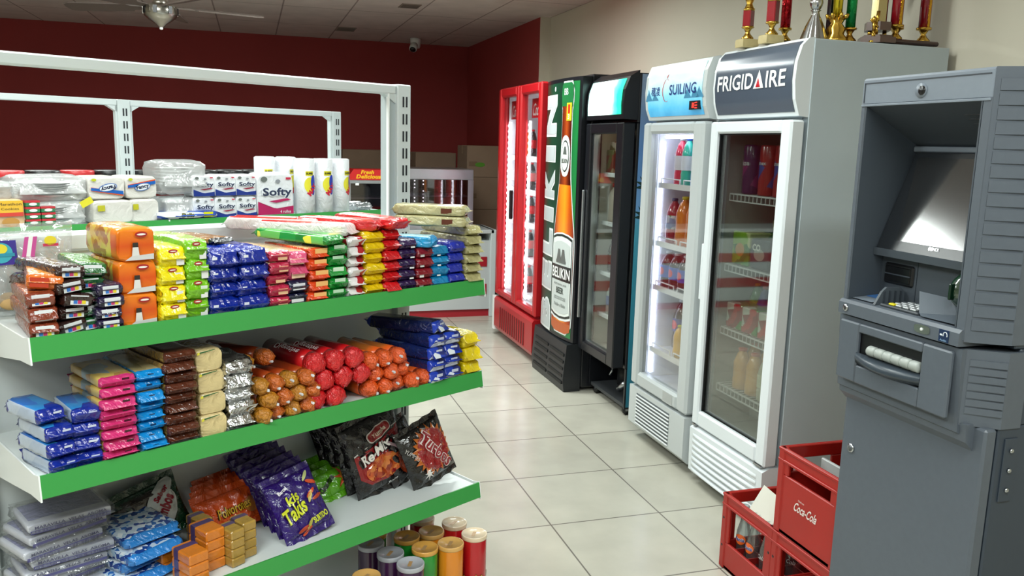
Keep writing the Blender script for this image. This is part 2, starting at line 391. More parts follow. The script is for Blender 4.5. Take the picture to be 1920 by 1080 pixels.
# ------------------------------------------------------------------ coolers (local x runs left to right for someone facing them, y goes into them)
def place(o, X, Y1): o.location = (X, Y1, 0); o.rotation_euler = (0, 0, -PI/2); return o
glass_m = clear('door_glass', '#f6f9f8', refl=0.03)
glass_dim = clear('door_glass_dark', '#f0f3f1', refl=0.05)
def hollow(m, W, D, z0, z1, y0, ms, mi, t=.04):         # cabinet walls with an open front
    m.box(0, t, y0, D, z0, z1, ms, .004).box(W-t, W, y0, D, z0, z1, ms, .004).box(t, W-t, D-t, D, z0, z1, ms).box(t, W-t, y0, D-t, z1-t, z1, ms).box(t, W-t, y0, D-t, z0, z0+t, ms)
    e = .003
    m.box(t, t+e, y0+.005, D-t, z0+t, z1-t, mi).box(W-t-e, W-t, y0+.005, D-t, z0+t, z1-t, mi).box(t+e, W-t-e, D-t-e, D-t, z0+t, z1-t, mi).box(t+e, W-t-e, y0+.005, D-t-e, z1-t-e, z1-t, mi).box(t+e, W-t-e, y0+.005, D-t-e, z0+t, z0+t+e, mi)
def door_frame(m, x0, x1, z0, z1, y0, y1, l, r, tp, bt, mt, b=.006):
    m.box(x0, x0+l, y0, y1, z0, z1, mt, b).box(x1-r, x1, y0, y1, z0, z1, mt, b).box(x0+l, x1-r, y0, y1, z1-tp, z1, mt, b).box(x0+l, x1-r, y0, y1, z0, z0+bt, mt, b)
def wire_shelf(name, par, x0, x1, y0, y1, z, m, lip=.03, pitch=.03):
    s = M(); s.box(x0, x1, y0, y0+.006, z-.006, z, m).box(x0, x1, y1-.006, y1, z-.006, z, m)
    n = int((x1-x0)/pitch)
    for i in range(n+1):
        x = x0+(x1-x0)*i/n; s.box(x-.0015, x+.0015, y0, y1, z-.004, z-.001, m); 
        if lip: s.box(x-.0015, x+.0015, y0-.002, y0+.002, z-lip, z-.004, m)
    if lip: s.box(x0, x1, y0-.003, y0+.003, z-lip-.005, z-lip, m)
    for k in range(1, 4): y = y0+(y1-y0)*k/4; s.box(x0, x1, y-.002, y+.002, z-.008, z-.004, m)
    return s.build(name, par)

# ---- white FRIGIDAIRE cooler
W = .59; FX, FY = 1.958, 3.345
fr = place(thing('display_cooler', 'white upright glass-door cooler with dark grey header sign and trophies on top', 'cooler', group='upright drink coolers'), FX, FY)
cab_m = mat('cooler_white', '#b2bec4', rough=0.35, var=.02); cab_in = paint('#9da29d', .5)
c = M(); hollow(c, W, .70, .29, 1.70, .075, cab_m, cab_in); c.box(0, W, .075, .70, .04, .29, cab_m, .004).box(0, W, .075, .70, 1.70, 1.985, cab_m, .006).box(W-.002, W+.003, .072, .702, .04, 1.986, cab_m, .002)
for x in (.04, W-.09):
    for y in (.1, .62): c.box(x, x+.05, y, y+.05, 0, .04, black_m)
c.build('cabinet', fr)
h = M(); frame_m = paint('#dfe6ea', .3, 'gloss_white')
prof = [(.075, 1.695), (.03, 1.70), (.008, 1.76), (0, 1.83), (.004, 1.90), (.022, 1.96), (.05, 1.988), (.075, 1.992)]
h.prism(prof, 0, W, frame_m, 'x')
h.build('header', fr)
def curve_y(prof, z):
    for (y0, z0), (y1, z1) in zip(prof[:-1], prof[1:]):
        if z0 <= z <= z1: return y0+(y1-y0)*(z-z0)/(z1-z0)
    return prof[0][0]
pan = M(); gm = paint('#4b5563', .22, 'header_slate')
pan.grid(lambda a, b: (.018+a*(W-.036), curve_y(prof, 1.715+b*.262)-.0025, 1.715+b*.262), 1, 14, gm)
pn = pan.build('sign_panel', fr); tag(pn, 'dark grey curved sign panel')
FF = lambda a, b: (a, curve_y(prof, b)-.005, b)
lt = M(); wi = ink('#f4f6f6')
lt.text('FRIGID', .065, wi, FF, bold=.018, at=(.179, 1.845), w=.272)
lt.patch([(.317, 1.8125), (.389, 1.8125), (.353, 1.885)], wi, FF)
lt.patch([(.338, 1.818), (.368, 1.818), (.353, 1.855)], ink('#c01f2c'), lambda a, b: (a, curve_y(prof, b)-.007, b))
lt.text('IRE', .065, wi, FF, bold=.018, at=(.468, 1.845), w=.13)
lt.build('lettering', pn)
g = M()
g.prism([(0.02, .045), (0.0, .06), (-.004, .27), (.03, .285), (.075, .285), (.075, .045)], 0, W, frame_m, 'x')
for i in range(7):
    z = .06+i*.028
    g.grid(lambda a, b, z=z: (.03+a*(W-.07), -.004-.012*math.sin(PI*b)*(math.sin(PI*a)**.4), z+.02*b-.02*a*0), 16, 5, frame_m)
g.box(.02, W-.02, .01, .07, .285, .287, paint('#9aa0a2', .4))
g.build('kick_grille', fr)
d = M(); door_frame(d, 0, W, .29, 1.685, 0, .062, .052, .068, .05, .072, frame_m, .008)
d.box(-.0+.045, W-.06, .02, .05, .355, .362, black_m).box(.052, .058, .018, .05, .362, 1.635, black_m).box(W-.074, W-.068, .018, .05, .362, 1.635, black_m).box(.052, W-.068, .018, .05, 1.629, 1.635, black_m)
dr = d.build('door', fr)
M().box(.058, W-.074, .026, .03, .362, 1.629, glass_dim).build('glass', dr)
M().box(-.012, .006, .0, .03, .88, 1.14, frame_m, .004).build('handle', dr)
M().box(W-.075, W-.02, .0, .06, .283, .291, steel).build('hinge', dr); M().box(.01, .04, 0, .05, .283, .291, steel).build('hinge', dr)
wsh = paint('#d8dcda', .35)
SHF = [1.375, 1.057, .765, .495]
for z in SHF: wire_shelf('shelf', fr, .05, W-.05, .092, .64, z, wsh)
M().box(.1, .13, .635, .655, .3+.03, 1.62, steel).build('shelf_rail', fr)
hd = M().box(.17, .30, .2, .205, .415, .425, white_m, .003).box(.17, .3, .2, .21, .36, .43, paint('#8b8f8c', .4)); hd.build('drain_cover', fr)

# ---- SUILING cooler
W2 = .61; SY = 4.02
su = place(thing('display_cooler', 'light grey upright cooler with lit blue ice header and bright interior', 'cooler', group='upright drink coolers'), FX, SY)
sg = paint('#aab0b2', .35, 'silver_grey'); lit_in = paint('#e8ecf2', .5)
c = M(); hollow(c, W2, .66, .29, 1.69, .07, sg, lit_in); c.box(0, W2, .07, .66, .05, .29, sg, .004).box(0, W2, .07, .66, 1.69, 1.975, sg, .006)
for x in (.03, W2-.08):
    for y in (.1, .58): c.box(x, x+.05, y, y+.05, 0, .05, black_m)
c.build('cabinet', su)
prof2 = [(.07, 1.70), (.03, 1.705), (.008, 1.76), (0, 1.84), (.006, 1.92), (.03, 1.975), (.07, 1.985)]
hm = M().prism(prof2, 0, W2, paint('#c6cccc', .3), 'x'); hm.build('header', su)
sky_m = grad('ice_print', 'Z', [(1.74, '#2f8fc6'), (1.80, '#5ab4dc'), (1.86, '#8accE4'), (1.93, '#cdeaf0'), (2.03, '#a8dfe0')], rough=.2, emit=.45, noise=.08, nscale=9)
pan = M().grid(lambda a, b: (.03+a*(W2-.06), curve_y(prof2, 1.722+b*.24)-.0025, 1.722+b*.24), 1, 14, sky_m)
ice = ink('#4f93b8')
F2 = lambda a, b: (a, curve_y(prof2, b)-.0035, b)
for (x, h_) in ((.05, .06), (.12, .035), (.45, .04), (.52, .055), (.56, .05)): pan.patch([(x-.04, 1.80), (x+.035, 1.80), (x+.01, 1.80+h_*.6), (x-.005, 1.80+h_)], ice, F2)
pn = pan.build('backlit_panel', su); tag(pn, 'backlit blue ice picture panel')
F3 = lambda a, b: (a, curve_y(prof2, b)-.005, b)
lt = M(); nv = ink('#27407f')
lt.text('穗凌', .045, nv, F3, bold=.01, at=(.125, 1.845)); lt.build('lettering', pn); lt = M(); lt.text('SUILING', .05, nv, F3, bold=.015, at=(.40, 1.845), w=.26)
lt.build('lettering', pn); lt = M(); rd = ink('#c8372f'); arc = [(.235+.035*math.cos(a), 1.845+.055*math.sin(a)) for a in [R(60+i*18) for i in range(14)]]
for a, b in zip(arc[:-1], arc[1:]): lt.add([F3(a[0]-.003, a[1]), F3(a[0]+.003, a[1]), F3(b[0]+.003, b[1]), F3(b[0]-.003, b[1])], [(0, 1, 2, 3)], rd)
lt.patch([(.232, 1.902), (.238, 1.902), (.25, 1.925), (.236, 1.915)], rd, F3)
lt.build('emblem', pn)
th = M().box(.475, .565, -.004, .01, 1.745, 1.785, black_m); 
led = mat('red_digits', '#ff2a20', emit=3.0)
for zz in (1.752, 1.764, 1.776): th.box(.53, .548, -.006, -.004, zz-.002, zz+.002, led)
th.box(.505, .51, -.006, -.004, 1.753, 1.776, led).box(.516, .52, -.006, -.004, 1.753, 1.776, led)
th.build('thermostat_display', su)
g = M().prism([(.03, .05), (.0, .08), (0, .285), (.07, .285), (.07, .05)], 0, W2, paint('#c1c7c8', .35), 'x')
for i in range(9):
    z = .09+i*.019; g.box(.09, .46, -.007, .001, z, z+.008, paint('#dfe3e4', .3), .003).box(.09, .46, -.0015, .0005, z+.009, z+.017, paint('#5b6266', .5))
g.build('kick_grille', su)
d = M(); dm = paint('#b9bfc0', .3); door_frame(d, 0, W2, .297, 1.692, 0, .062, .075, .095, .055, .075, dm, .012)
dr = d.build('door', su)
M().box(.075, W2-.095, .03, .034, .37, 1.637, clear('glass_clear', refl=.04)).build('glass', dr)
M().box(.38, .48, -.0015, .0, .305, .36, clear('sticker_film', haze=.5)).build('sticker', dr)
SSH = [1.38, 1.075, .84, .50]
for z in SSH:
    s = M().box(.05, W2-.05, .09, .6, z-.012, z, paint('#e2e8ee', .3)).box(.05, W2-.05, .08, .09, z-.02, z+.008, white_m)
    for k in (0, 1):
        x0 = .07+k*.24; s.tube([(x0, .085, z), (x0, .085, z+.03), (x0+.2, .085, z+.03), (x0+.2, .085, z)], .0035, white_m, 6)
    s.build('shelf', su)
lm = mat('cool_tube', '#e6ecff', emit=9.0)
M().box(.08, W2-.08, .09, .12, 1.615, 1.635, lm).build('top_tube', su)
M().box(.045, .06, .085, .1, .36, 1.60, mat('cool_strip', '#dfe8ff', emit=5.0)).build('side_tube', su)

# ---- black cooler with torn-off kick panel and sea vinyl on its side
W3 = .54; BY = 4.81
bk = place(thing('display_cooler', 'black upright cooler with lit blank cyan header, open base and sea picture on its side', 'cooler', group='upright drink coolers'), FX, BY)
bp = paint('#14161b', .3, 'black_gloss'); cream_in = paint('#cfcbb9', .5)
c = M(); hollow(c, W3, .68, .29, 1.70, .085, bp, cream_in); c.box(0, W3, .085, .68, 1.70, 1.97, bp, .006)
c.box(0, .015, .09, .68, .05, .29, bp).box(W3-.015, W3, .09, .68, .05, .29, bp).box(.015, W3-.015, .1, .68, .05, .07, paint('#3a3d40', .5)).box(.015, W3-.015, .5, .52, .07, .29, paint('#2b2d30', .6))
c.build('cabinet', bk)
for x in (.05, W3-.05):
    for y in (.13, .6): M().cyl((x-.012, y, .025), (x+.012, y, .025), .025, black_m, seg=16).box(x-.016, x+.016, y-.012, y+.012, .025, .052, steel).build('caster', bk)
un = M(); un.cyl((.12, .3, .07), (.12, .3, .19), .06, paint('#26282b', .5), seg=18).cyl((.12, .3, .19), (.12, .3, .2), .045, black_m, seg=18)
un.build('compressor', bk)
hs = M(); pts = [(.34+.06*math.sin(t*.35), .16+.012*t/3, .29-.014*t) for t in range(12)]
hs.tube(pts, .014, paint('#6f7375', .4)); hs.cyl((.31, .16, .1), (.36, .19, .16), .022, steel); hs.tube([(.45, .2, .29), (.45, .2, .2), (.5, .2, .14), (.5, .2, .08)], .01, paint('#8d8f90', .4)); hs.tube([(.2, .16, .29), (.21, .16, .2), (.19, .15, .16)], .008, steel)
hs.build('hoses', bk)
vin = grad('sea_vinyl', 'Z', [(.06, '#2d6f84'), (.5, '#2f8299'), (.95, '#3c93ab'), (1.2, '#4fa0bb'), (1.28, '#6f9fd0'), (1.6, '#5c86bd'), (1.97, '#7f93ad')], rough=.3, noise=.12, nscale=14)
vp = M().box(W3, W3+.002, .10, .67, .06, 1.965, vin)
for k in range(9):
    a = R(-70+k*32); cx, cz = .15, 1.35
    for r_ in (0, .14):
        vp.add([(W3+.0035, cx, cz-r_*1.2), (W3+.0035, cx+.02*math.cos(a+.4), cz-r_*1.2+.03*math.sin(a+.4)), (W3+.0035, cx+.07*math.cos(a), cz-r_*1.2+.07*math.sin(a)), (W3+.0035, cx+.02*math.cos(a-.4), cz-r_*1.2+.03*math.sin(a-.4))], [(0, 1, 2, 3)], ink('#16352f'))
v = vp.build('side_picture', bk); tag(v, 'blue sea and palm picture covering the side')
prof3 = [(.085, 1.715), (.0, 1.72), (-.004, 1.80), (.003, 1.88), (.03, 1.95), (.085, 1.985)]
M().prism(prof3, 0, W3, bp, 'x').build('header', bk)
hl = grad('cyan_sign', 'X', [(.03, '#35cbb0'), (.12, '#b8fff2'), (.25, '#f2ffff'), (.42, '#e9fff9'), (.5, '#62e6c4'), (.55, '#27c596')], rough=.2, emit=1.5, noise=.16, nscale=6)
sp = M().grid(lambda a, b: (.03+a*(W3-.06), curve_y(prof3, 1.745+b*.195)-.003, 1.745+b*.195), 1, 12, hl).build('backlit_panel', bk)
tag(sp, 'blank glowing cyan and white sign panel')
d = M(); door_frame(d, 0, W3, .30, 1.70, 0, .075, .075, .09, .06, .06, bp, .006); d.box(.075, .088, .02, .06, .36, 1.64, al).box(.088, W3-.09, .02, .06, .36, .368, al).box(W3-.096, W3-.09, .02, .06, .36, 1.64, al)
dr = d.build('door', bk); M().box(.088, W3-.096, .03, .034, .368, 1.64, glass_m).build('glass', dr)
M().box(.02, .035, -.02, 0, .5, 1.3, al, .004).build('handle', dr)
BSH = [1.405, 1.11, .80, .54]
for z in BSH: M().box(.06, W3-.06, .12, .62, z-.008, z, paint('#dcdcd2', .4)).box(.06, W3-.06, .10, .12, z-.02, z+.006, white_m, .003).build('shelf', bk)
for x in (.16, W3-.18):
    rl = M().box(x, x+.025, .635, .64, .36, 1.66, paint('#b9b6a8', .4))
    for i in range(30): rl.box(x+.008, x+.016, .633, .635, .4+i*.042, .412+i*.042, black_m)
    rl.build('shelf_rail', bk)
M().box(.1, W3-.1, .1, .12, 1.645, 1.655, mat('warm_tube', '#fff2d8', emit=3.0)).build('top_tube', bk)

# ---- BELIKIN cooler
W4 = .63; KX, KY = 1.90, 5.45
be = place(thing('display_cooler', 'tall black cooler whose green door poster shows a giant beer bottle', 'cooler', group='upright drink coolers'), KX, KY)
c = M().box(0, W4, .09, .75, .02, 2.0, bp, .012)
c.build('cabinet', be)
def door_y(x): return .0+.03*(2*abs(x/W4-.5))**2.2        # gently bowed door
dd = M(); n = 18; pts = [(W4*i/n, door_y(W4*i/n)) for i in range(n+1)]; poly = pts+[(W4, .09), (0, .09)]
dd.prism(poly, .32, 1.985, bp, 'z'); dr = dd.build('door', be)
PF = lambda e: (lambda a, b: (a, door_y(a)-e, b))
grn = grad('poster_green', 'X', [(0.0, '#0f2a20'), (.2, '#14402c'), (.42, '#0d2c20'), (.58, '#1d7a3e'), (.67, '#0f2a20')], rough=.3)
ps = M().grid(lambda a, b: (.02+a*(W4-.05), door_y(.02+a*(W4-.05))-.001, .34+b*1.62), 16, 1, grn)
def quadF(m, x0, x1, z0, z1, mt, e):
    F = PF(e); nx = max(1, int(abs(x1-x0)/.04)); vs = []; fs = []
    for i in range(nx+1): x = x0+(x1-x0)*i/nx; vs += [F(x, z0), F(x, z1)]
    for i in range(nx): fs.append((2*i, 2*i+2, 2*i+3, 2*i+1))
    m.add(vs, fs, mt)
gy = ink('#b9c2c4'); wht = ink('#e4eaea')
for i, ch in enumerate("BELIKIN"):
    zc = [.44, .70, .925, 1.11, 1.31, 1.51, 1.755][i]; hh = [.22, .2, .19, .1, .2, .11, .27][i]
    ps.text(ch, .255, wht, PF(.003), bold=.09, rot=PI/2, at=(.155, zc), w=hh*1.0)
    ps.text(ch, .225, gy, PF(.0045), bold=.05, rot=PI/2, at=(.155, zc), w=hh*.86)
ps.patch(ell(.235, 1.925, .012, .016), wht, PF(.003))
bot = [(.055, .36), (.098, .38), (.105, .5), (.108, .9), (.104, 1.0), (.085, 1.13), (.055, 1.36), (.05, 1.48), (.048, 1.62), (.048, 1.80), (.056, 1.81), (.056, 1.84), (.06, 1.88), (.055, 1.94), (.04, 1.955)]
BX = .465
PF = lambda e: (lambda a, b: (.452+(a-BX)*1.4, door_y(.452+(a-BX)*1.4)-e, b))
def outline(sc_, grow): return [(BX+(x*sc_+grow), z) for x, z in bot]+[(BX-(x*sc_+grow), z) for x, z in reversed(bot)]
amber = grad('amber_bottle', 'X', [(0.305, '#3a1206'), (0.34, '#b04a12'), (0.403, '#e8821c'), (0.466, '#f59a22'), (0.529, '#c9560f'), (0.585, '#8a2d0b'), (0.62, '#2a0c05')], rough=.2)
brown = grad('neck_bottle', 'X', [(0.361, '#2a0d08'), (0.417, '#7a2c14'), (0.459, '#a8481c'), (0.501, '#5c1c0e'), (0.543, '#1e0805')], rough=.2)
def strip(m, zlo, zhi, mt, e, grow=0):
    F = PF(e); n = 26; vs = []; fs = []
    def rad(z):
        for (r0, z0), (r1, z1) in zip(bot[:-1], bot[1:]):
            if z0 <= z <= z1: return r0+(r1-r0)*(z-z0)/(z1-z0)
        return bot[0][0] if z < bot[0][1] else bot[-1][0]
    for j in range(n+1):
        z = zlo+(zhi-zlo)*j/n; r_ = rad(z)+grow
        for i in range(7): vs.append(F(BX-r_+2*r_*i/6, z))
    for j in range(n):
        for i in range(6): fs.append((j*7+i, j*7+i+1, j*7+i+8, j*7+i+7))
    m.add(vs, fs, mt)
strip(ps, .35, 1.965, wht, .002, .006)
strip(ps, .36, 1.5, amber, .0035); strip(ps, 1.32, 1.82, brown, .0045); strip(ps, 1.81, 1.955, ink('#1e6b3a'), .0055)
strip(ps, .36, .43, ink('#b4541e'), .0045)
pl = lambda z0, z1, r_, e, mt, arcn=.02: ps.patch([(BX-r_, z0+.02), (BX-r_*.6, z0+.004), (BX, z0-.004), (BX+r_*.6, z0+.004), (BX+r_, z0+.02), (BX+r_, z1-.02), (BX+r_*.6, z1-.004), (BX, z1+.004), (BX-r_*.6, z1-.004), (BX-r_, z1-.02)], mt, PF(e))
pl(.44, 1.01, .104, .0055, wht); pl(.455, 1.0, .1, .0065, ink('#14201a')); pl(.47, .985, .095, .0075, ink('#dfe6e2')); pl(.485, .955, .085, .0085, ink('#c3ccca'))
quadF(ps, BX-.1, BX+.1, .70, .80, ink('#141a17'), .0095); ps.text('BELIKIN', .068, ink('#f3f5f2'), PF(.0105), bold=.02, at=(BX, .75), w=.185)
for sgn in (-.022, .022): ps.patch([(BX+sgn-.026, .83), (BX+sgn+.026, .83), (BX+sgn+.016, .87), (BX+sgn+.01, .905), (BX+sgn-.01, .905), (BX+sgn-.016, .87)], ink('#5b625f'), PF(.0105))
ps.patch(rct(BX-.05, BX+.05, .815, .835), ink('#5b625f'), PF(.0115), 0)
ps.text('BEER', .04, ink('#20342a'), PF(.0105), bold=.02, at=(BX, .635), w=.075)
ps.text('BELIZE ORIGINAL LAGER', .012, ink('#2c3a34'), PF(.0105), at=(BX, .675), w=.13)
for k, zz in enumerate((.59, .578)): ps.text('BREWED AND BOTTLED IN BELIZE', .01, ink('#39463f'), PF(.0105), at=(BX, zz), w=.12)
ps.text('The Beer of Belize', .022, ink('#39463f'), PF(.0105), shear=.25, at=(BX, .54), w=.12)
ps.patch(ell(BX, 1.50, .048, .13, p=.8), wht, PF(.0065)); ps.patch(ell(BX, 1.50, .04, .1), ink('#2a3530'), PF(.0075)); ps.patch(ell(BX, 1.50, .035, .09), ink('#e6ece8'), PF(.0085))
ps.text('BELIKIN', .028, ink('#20302a'), PF(.0095), bold=.02, at=(BX, 1.47), w=.06); ps.patch([(BX-.02, 1.51), (BX+.02, 1.51), (BX+.008, 1.56), (BX-.008, 1.56)], ink('#59615d'), PF(.0095))
ps.patch(rct(BX-.0+.002, BX+.05, 1.72, 1.83), ink('#d8c22c'), PF(.0075)); ps.patch(rct(BX+.015, BX+.035, 1.765, 1.82), ink('#c8341e'), PF(.0085), 0); ps.text('3', .03, ink('#f0f0ea'), PF(.0095), at=(BX+.025, 1.745))
ps.text('BB', .04, wht, PF(.007), at=(BX-.01, 1.90), w=.04)
pst = ps.build('door_poster', dr); tag(pst, 'green beer bottle poster with big white letters')
b = M().prism([(-.02, .0), (-.03, .08), (-.01, .31), (.09, .32), (.09, .0)], 0, W4, paint('#1b1e22', .4), 'x')
for i in range(5):
    for k in (0, 1): b.box(.05+k*.3, .31+k*.3, -.034+i*.003, -.01, .05+i*.045, .068+i*.045, paint('#060708', .6))
b.build('kick_grille', be)

# ---- red two-door cooler
W5 = 1.03; RY = 6.53
rc = place(thing('display_cooler', 'red two-door cooler with dazzling white lights and bottles, farthest of the row', 'cooler', group='upright drink coolers'), KX, RY)
rp = paint('#a8181e', .3, 'cooler_red'); rin = paint('#f0f4f6', .4)
c = M(); hollow(c, W5, .72, .33, 1.975, .07, rp, rin); c.box(0, W5, .07, .72, .05, .33, rp, .004).box(0, W5, .07, .72, 1.97, 1.99, rp)
for x in (.03, W5-.08): c.box(x, x+.05, .1, .15, 0, .05, black_m)
c.build('cabinet', rc)
for k in (0, 1):
    d = M(); x0 = k*W5/2; x1 = x0+W5/2-.004
    door_frame(d, x0, x1, .345, 1.995, 0, .06, .06, .06, .07, .05, rp, .012)
    dr = d.build('door', rc); M().box(x0+.06, x1-.06, .03, .034, .395, 1.925, clear('glass_clear', refl=.04)).build('glass', dr)
    M().box(x0+(.43 if k == 0 else .025), x0+(.455 if k == 0 else .05), -.03, 0, 1.0, 1.22, black_m, .006).build('handle', dr) if k == 0 else None
    sgp = M().box(x0+.07, x1-.07, .085, .09, 1.76, 1.9, ink('#c81c22')); sgp.text('Coca-Cola', .09, wi, FRONT(.083), bold=.01, shear=.3, at=(x0+.27, 1.82), w=.33)
    s_ = sgp.build('inner_sign', rc); tag(s_, 'red inner sign with white script')
g = M().prism([(.0, .06), (-.015, .09), (-.015, .31), (.0, .33), (.07, .33), (.07, .06)], 0.04, W5, rp, 'x')
for i in range(12): g.box(.22+i*.055, .24+i*.055, -.019, -.01, .10, .27, paint('#5d0d10', .6), .002)
g.prism([(-.016, .05), (-.016, .33), (.07, .33), (.07, .05)], 0, .05, white_m, 'x')
g.build('kick_grille', rc)
ledm = mat('led_dots', '#f4f8ff', emit=14.0); lstrip = mat('led_bar', '#eef3ff', emit=8)
for x in (.068, W5/2-.075, W5/2+.066, W5-.075):
    s = M().box(x-.012, x+.012, .07, .08, .40, 1.74, lstrip)
    for i in range(30): s.cyl((x, .068, .42+i*.0445), (x, .064, .42+i*.0445), .010, ledm, seg=8)
    s.build('led_strip', rc)
RSH = [1.47, 1.22, .97, .70, .42]
for z in RSH: M().box(.05, W5-.05, .11, .66, z-.014, z, mat('shelf_glow', '#eef2f6', rough=.4, emit=.35)).box(.05, W5-.05, .1, .11, z-.03, z+.01, white_m).build('shelf', rc)  # shelves are no lamps: faint emission stands in for the LED glare on them

# ------------------------------------------------------------------ gondola with snacks
rnd = random.Random(7)
GA = R(28.4); A0 = Vector((0.61406, 2.21651, 0))
GM = Matrix.Translation(A0) @ Matrix.Rotation(GA, 4, 'Z')
def gp(u, d, z): return GM @ Vector((u, d, z))
g1 = thing('gondola_shelf', 'white double-sided gondola with green price rails stacked with biscuits and snacks', 'shelf unit', A0, GA, 'white gondola shelf units')
rail_m = paint('#379445', .35, 'rail_green'); sh_m = mat('shelf_white', '#d6dddd', rough=.3, var=.02); sh_dark = mat('shelf_under', '#8f8f8d', rough=.22, metal=.6)
wpost = paint('#c6cfd0', .35, 'post_white')
slot_m = paint('#20242a', .7)
def upright(name, par, x0, z1, y0=.33, w=.05, d=.05, z0=0):
    m = M().box(x0, x0+w, y0, y0+d, z0, z1, wpost, .003)
    k = int((z1-z0-.06)/.05)
    for i in range(k):
        z = z1-.035-i*.05
        for dx in (.018, .030): m.box(x0+dx, x0+dx+.006, y0-.0008, y0, z-.03, z, slot_m)
    return m.build(name, par)
L = 1.147
upright('upright', g1, -.05, 1.728); upright('upright', g1, -L-.05+.0, 1.728)
M().box(-.078, -.05, .345, .375, 1.30, 1.70, paint('#a9b3b5', .4)).box(-.08, -.076, .335, .345, 1.30, 1.70, white_m).build('frame_liner', g1)
M().box(-L, -.05, .335, .365, 1.698, 1.726, wpost, .004).prism([(-.05, 1.70), (-.095, 1.70), (-.05, 1.672)], .338, .362, wpost, 'y').build('top_rail', g1)
M().box(-L, -.05, .355, .375, .16, 1.30, sh_m).build('back_panel', g1)
M().box(-L, -.05, .338, .392, 1.30, 1.342, sh_m, .006).build('panel_cap', g1)
def shelf(z, par, y0=0, x0=-L, x1=0, y1=.333, rail=rail_m, name='shelf'):
    m = M().box(x0+.004, x1-.004, y0+.003, y1, z-.012, z, sh_m, .002).box(x0+.004, x1-.004, y0+.02, y1, z-.016, z-.0125, sh_dark)
    m.box(x0+.004, x1-.004, y0+.05, y0+.09, z-.034, z-.016, sh_dark, .006).box(x0+.004, x1-.004, y0+.003, y0+.006, z-.036, z-.01, sh_dark)
    o = m.build(name, par)
    M().prism([(y0-.004, z-.036), (y0+.003, z+.008), (y0+.007, z+.008), (y0+.003, z-.036)], x0, x1, rail, 'x').build('price_rail', o)
    for x in (x0-.003, x1):
        M().prism([(y0-.004, z-.042), (y0+.003, z+.009), (y0+.03, z+.004), (y1, z+.006), (y1, z-.085), (y0+.16, z-.06), (y0+.06, z-.045)], x, x+.003, white_m, 'x').build('bracket', o)
    return o
ZA, ZB, ZC, ZD = 1.182, .915, .578, .195
for z in (ZA, ZB, ZC): shelf(z, g1)
shelf(ZD, g1, y0=-.02, rail=white_m)
M().box(-L, 0, .03, .04, 0, ZD-.02, paint('#8d8a84', .5)).build('kick_plate', g1)
# the far side of the gondola (its own shelves, seen only from elsewhere)
for z in (1.10, .75, .40): M().box(-L, 0, .395, .70, z-.02, z, sh_m).build('rear_shelf', g1)

# ---- flow-wrapped packs
def wob(a, b, s): return math.sin(a*7.1+s*1.7)*math.cos(b*5.3+s*2.9)
def pack(w, h, l, main, top=None, fin=.010, seed=0, side=None, decal=None, puff=0.0, wr=.0012, name='biscuit_pack', endm=None, topdecal=None):
    rn = random.Random(seed*13+5); m = M()
    main = main if not isinstance(main, str) else wrap(main)
    top = main if top is None else (wrap(top) if isinstance(top, str) else top)
    side = top if side is None else (wrap(side) if isinstance(side, str) else side)
    endm = main if endm is None else (wrap(endm) if isinstance(endm, str) else endm)
    hw, hh = w/2, h/2; nc = 20
    def ring(y, sx, sz, zc, nz=0.0, seedk=0):
        pts = []
        for i in range(nc):
            t = 2*PI*(i+.5)/nc; c_, s_ = math.cos(t), math.sin(t)
            x = hw*sx*abs(c_)**.28*(1 if c_ >= 0 else -1); z = hh*sz*abs(s_)**.35*(1 if s_ >= 0 else -1)
            k = nz*wob(t*1.3, y*40+seedk, seed+1)
            pts.append((x+k*c_, y+nz*.8*math.sin(t*3+seedk+seed), zc+z+k*s_))
        return pts
    ztip = hh*(1+rn.uniform(-.55, .55)); zb = hh*(1+rn.uniform(-.25, .25)); tw = rn.uniform(-.2, .2)
    rings = []
    nb = 6
    if fin > 0:
        rings.append(ring(-fin, .93, .03, ztip, 0)); rings.append(ring(-fin*.25, .86, .07, zb, 0)); rings.append(ring(.0005, .93, .55, hh, wr*.6, 1))
    rings.append(ring(.004, .985, .86, hh, wr*.7, 2))
    rings.append(ring(.010, 1, 1+puff*.3, hh, wr, 3))
    for i in range(1, nb): 
        t = i/nb; rings.append(ring(.012+(l-.024)*t, 1-puff*.05, 1+puff*math.sin(PI*t)-.0, hh+hh*puff*.0, wr, i+4))
    rings.append(ring(l-.010, 1, 1, hh, wr, 12)); rings.append(ring(l-.003, .96, .75, hh, wr, 13))
    if fin > 0: rings.append(ring(l+fin*.3, .86, .07, hh, 0)); rings.append(ring(l+fin, .93, .03, hh*(1+rn.uniform(-.6, .6)), 0))
    vs = [p for r_ in rings for p in r_]; nr = len(rings)
    nfr = 3 if fin > 0 else 1
    sets = {}
    for j in range(nr-1):
        for i in range(nc):
            k = (i+1) % nc; t = 2*PI*(i+1)/nc; f = [j*nc+i, j*nc+k, (j+1)*nc+k, (j+1)*nc+i]
            if j < nfr+1 or j >= nr-1-nfr: mm = endm
            elif abs(math.sin(t)) < .7: mm = side
            elif math.sin(t) > 0: mm = top
            else: mm = main
            sets.setdefault(mm, []).append(f)
    base = len(m.v); m.v += vs
    for mm, fl in sets.items():
        k = m.mid(mm)
        for f in fl: m.f.append([q+base for q in f]); m.mi.append(k); m.sm.append(True)
    for q in ([i for i in range(nc)], [(nr-1)*nc+i for i in range(nc)]): m.f.append([x+base for x in q]); m.mi.append(m.mid(endm)); m.sm.append(False)
    if fin > 0:         # crimped end seal creases
        pass
    if decal: decal(m, lambda a, b: (a, (-.0012 if fin > 0 else .0022)-.003*(0 if fin > 0 else 1), b), w, h)
    if topdecal: topdecal(m, lambda a, b: (a, b, h*1.0+.0022), w, l)
    return m.build(name)
HOLD = []
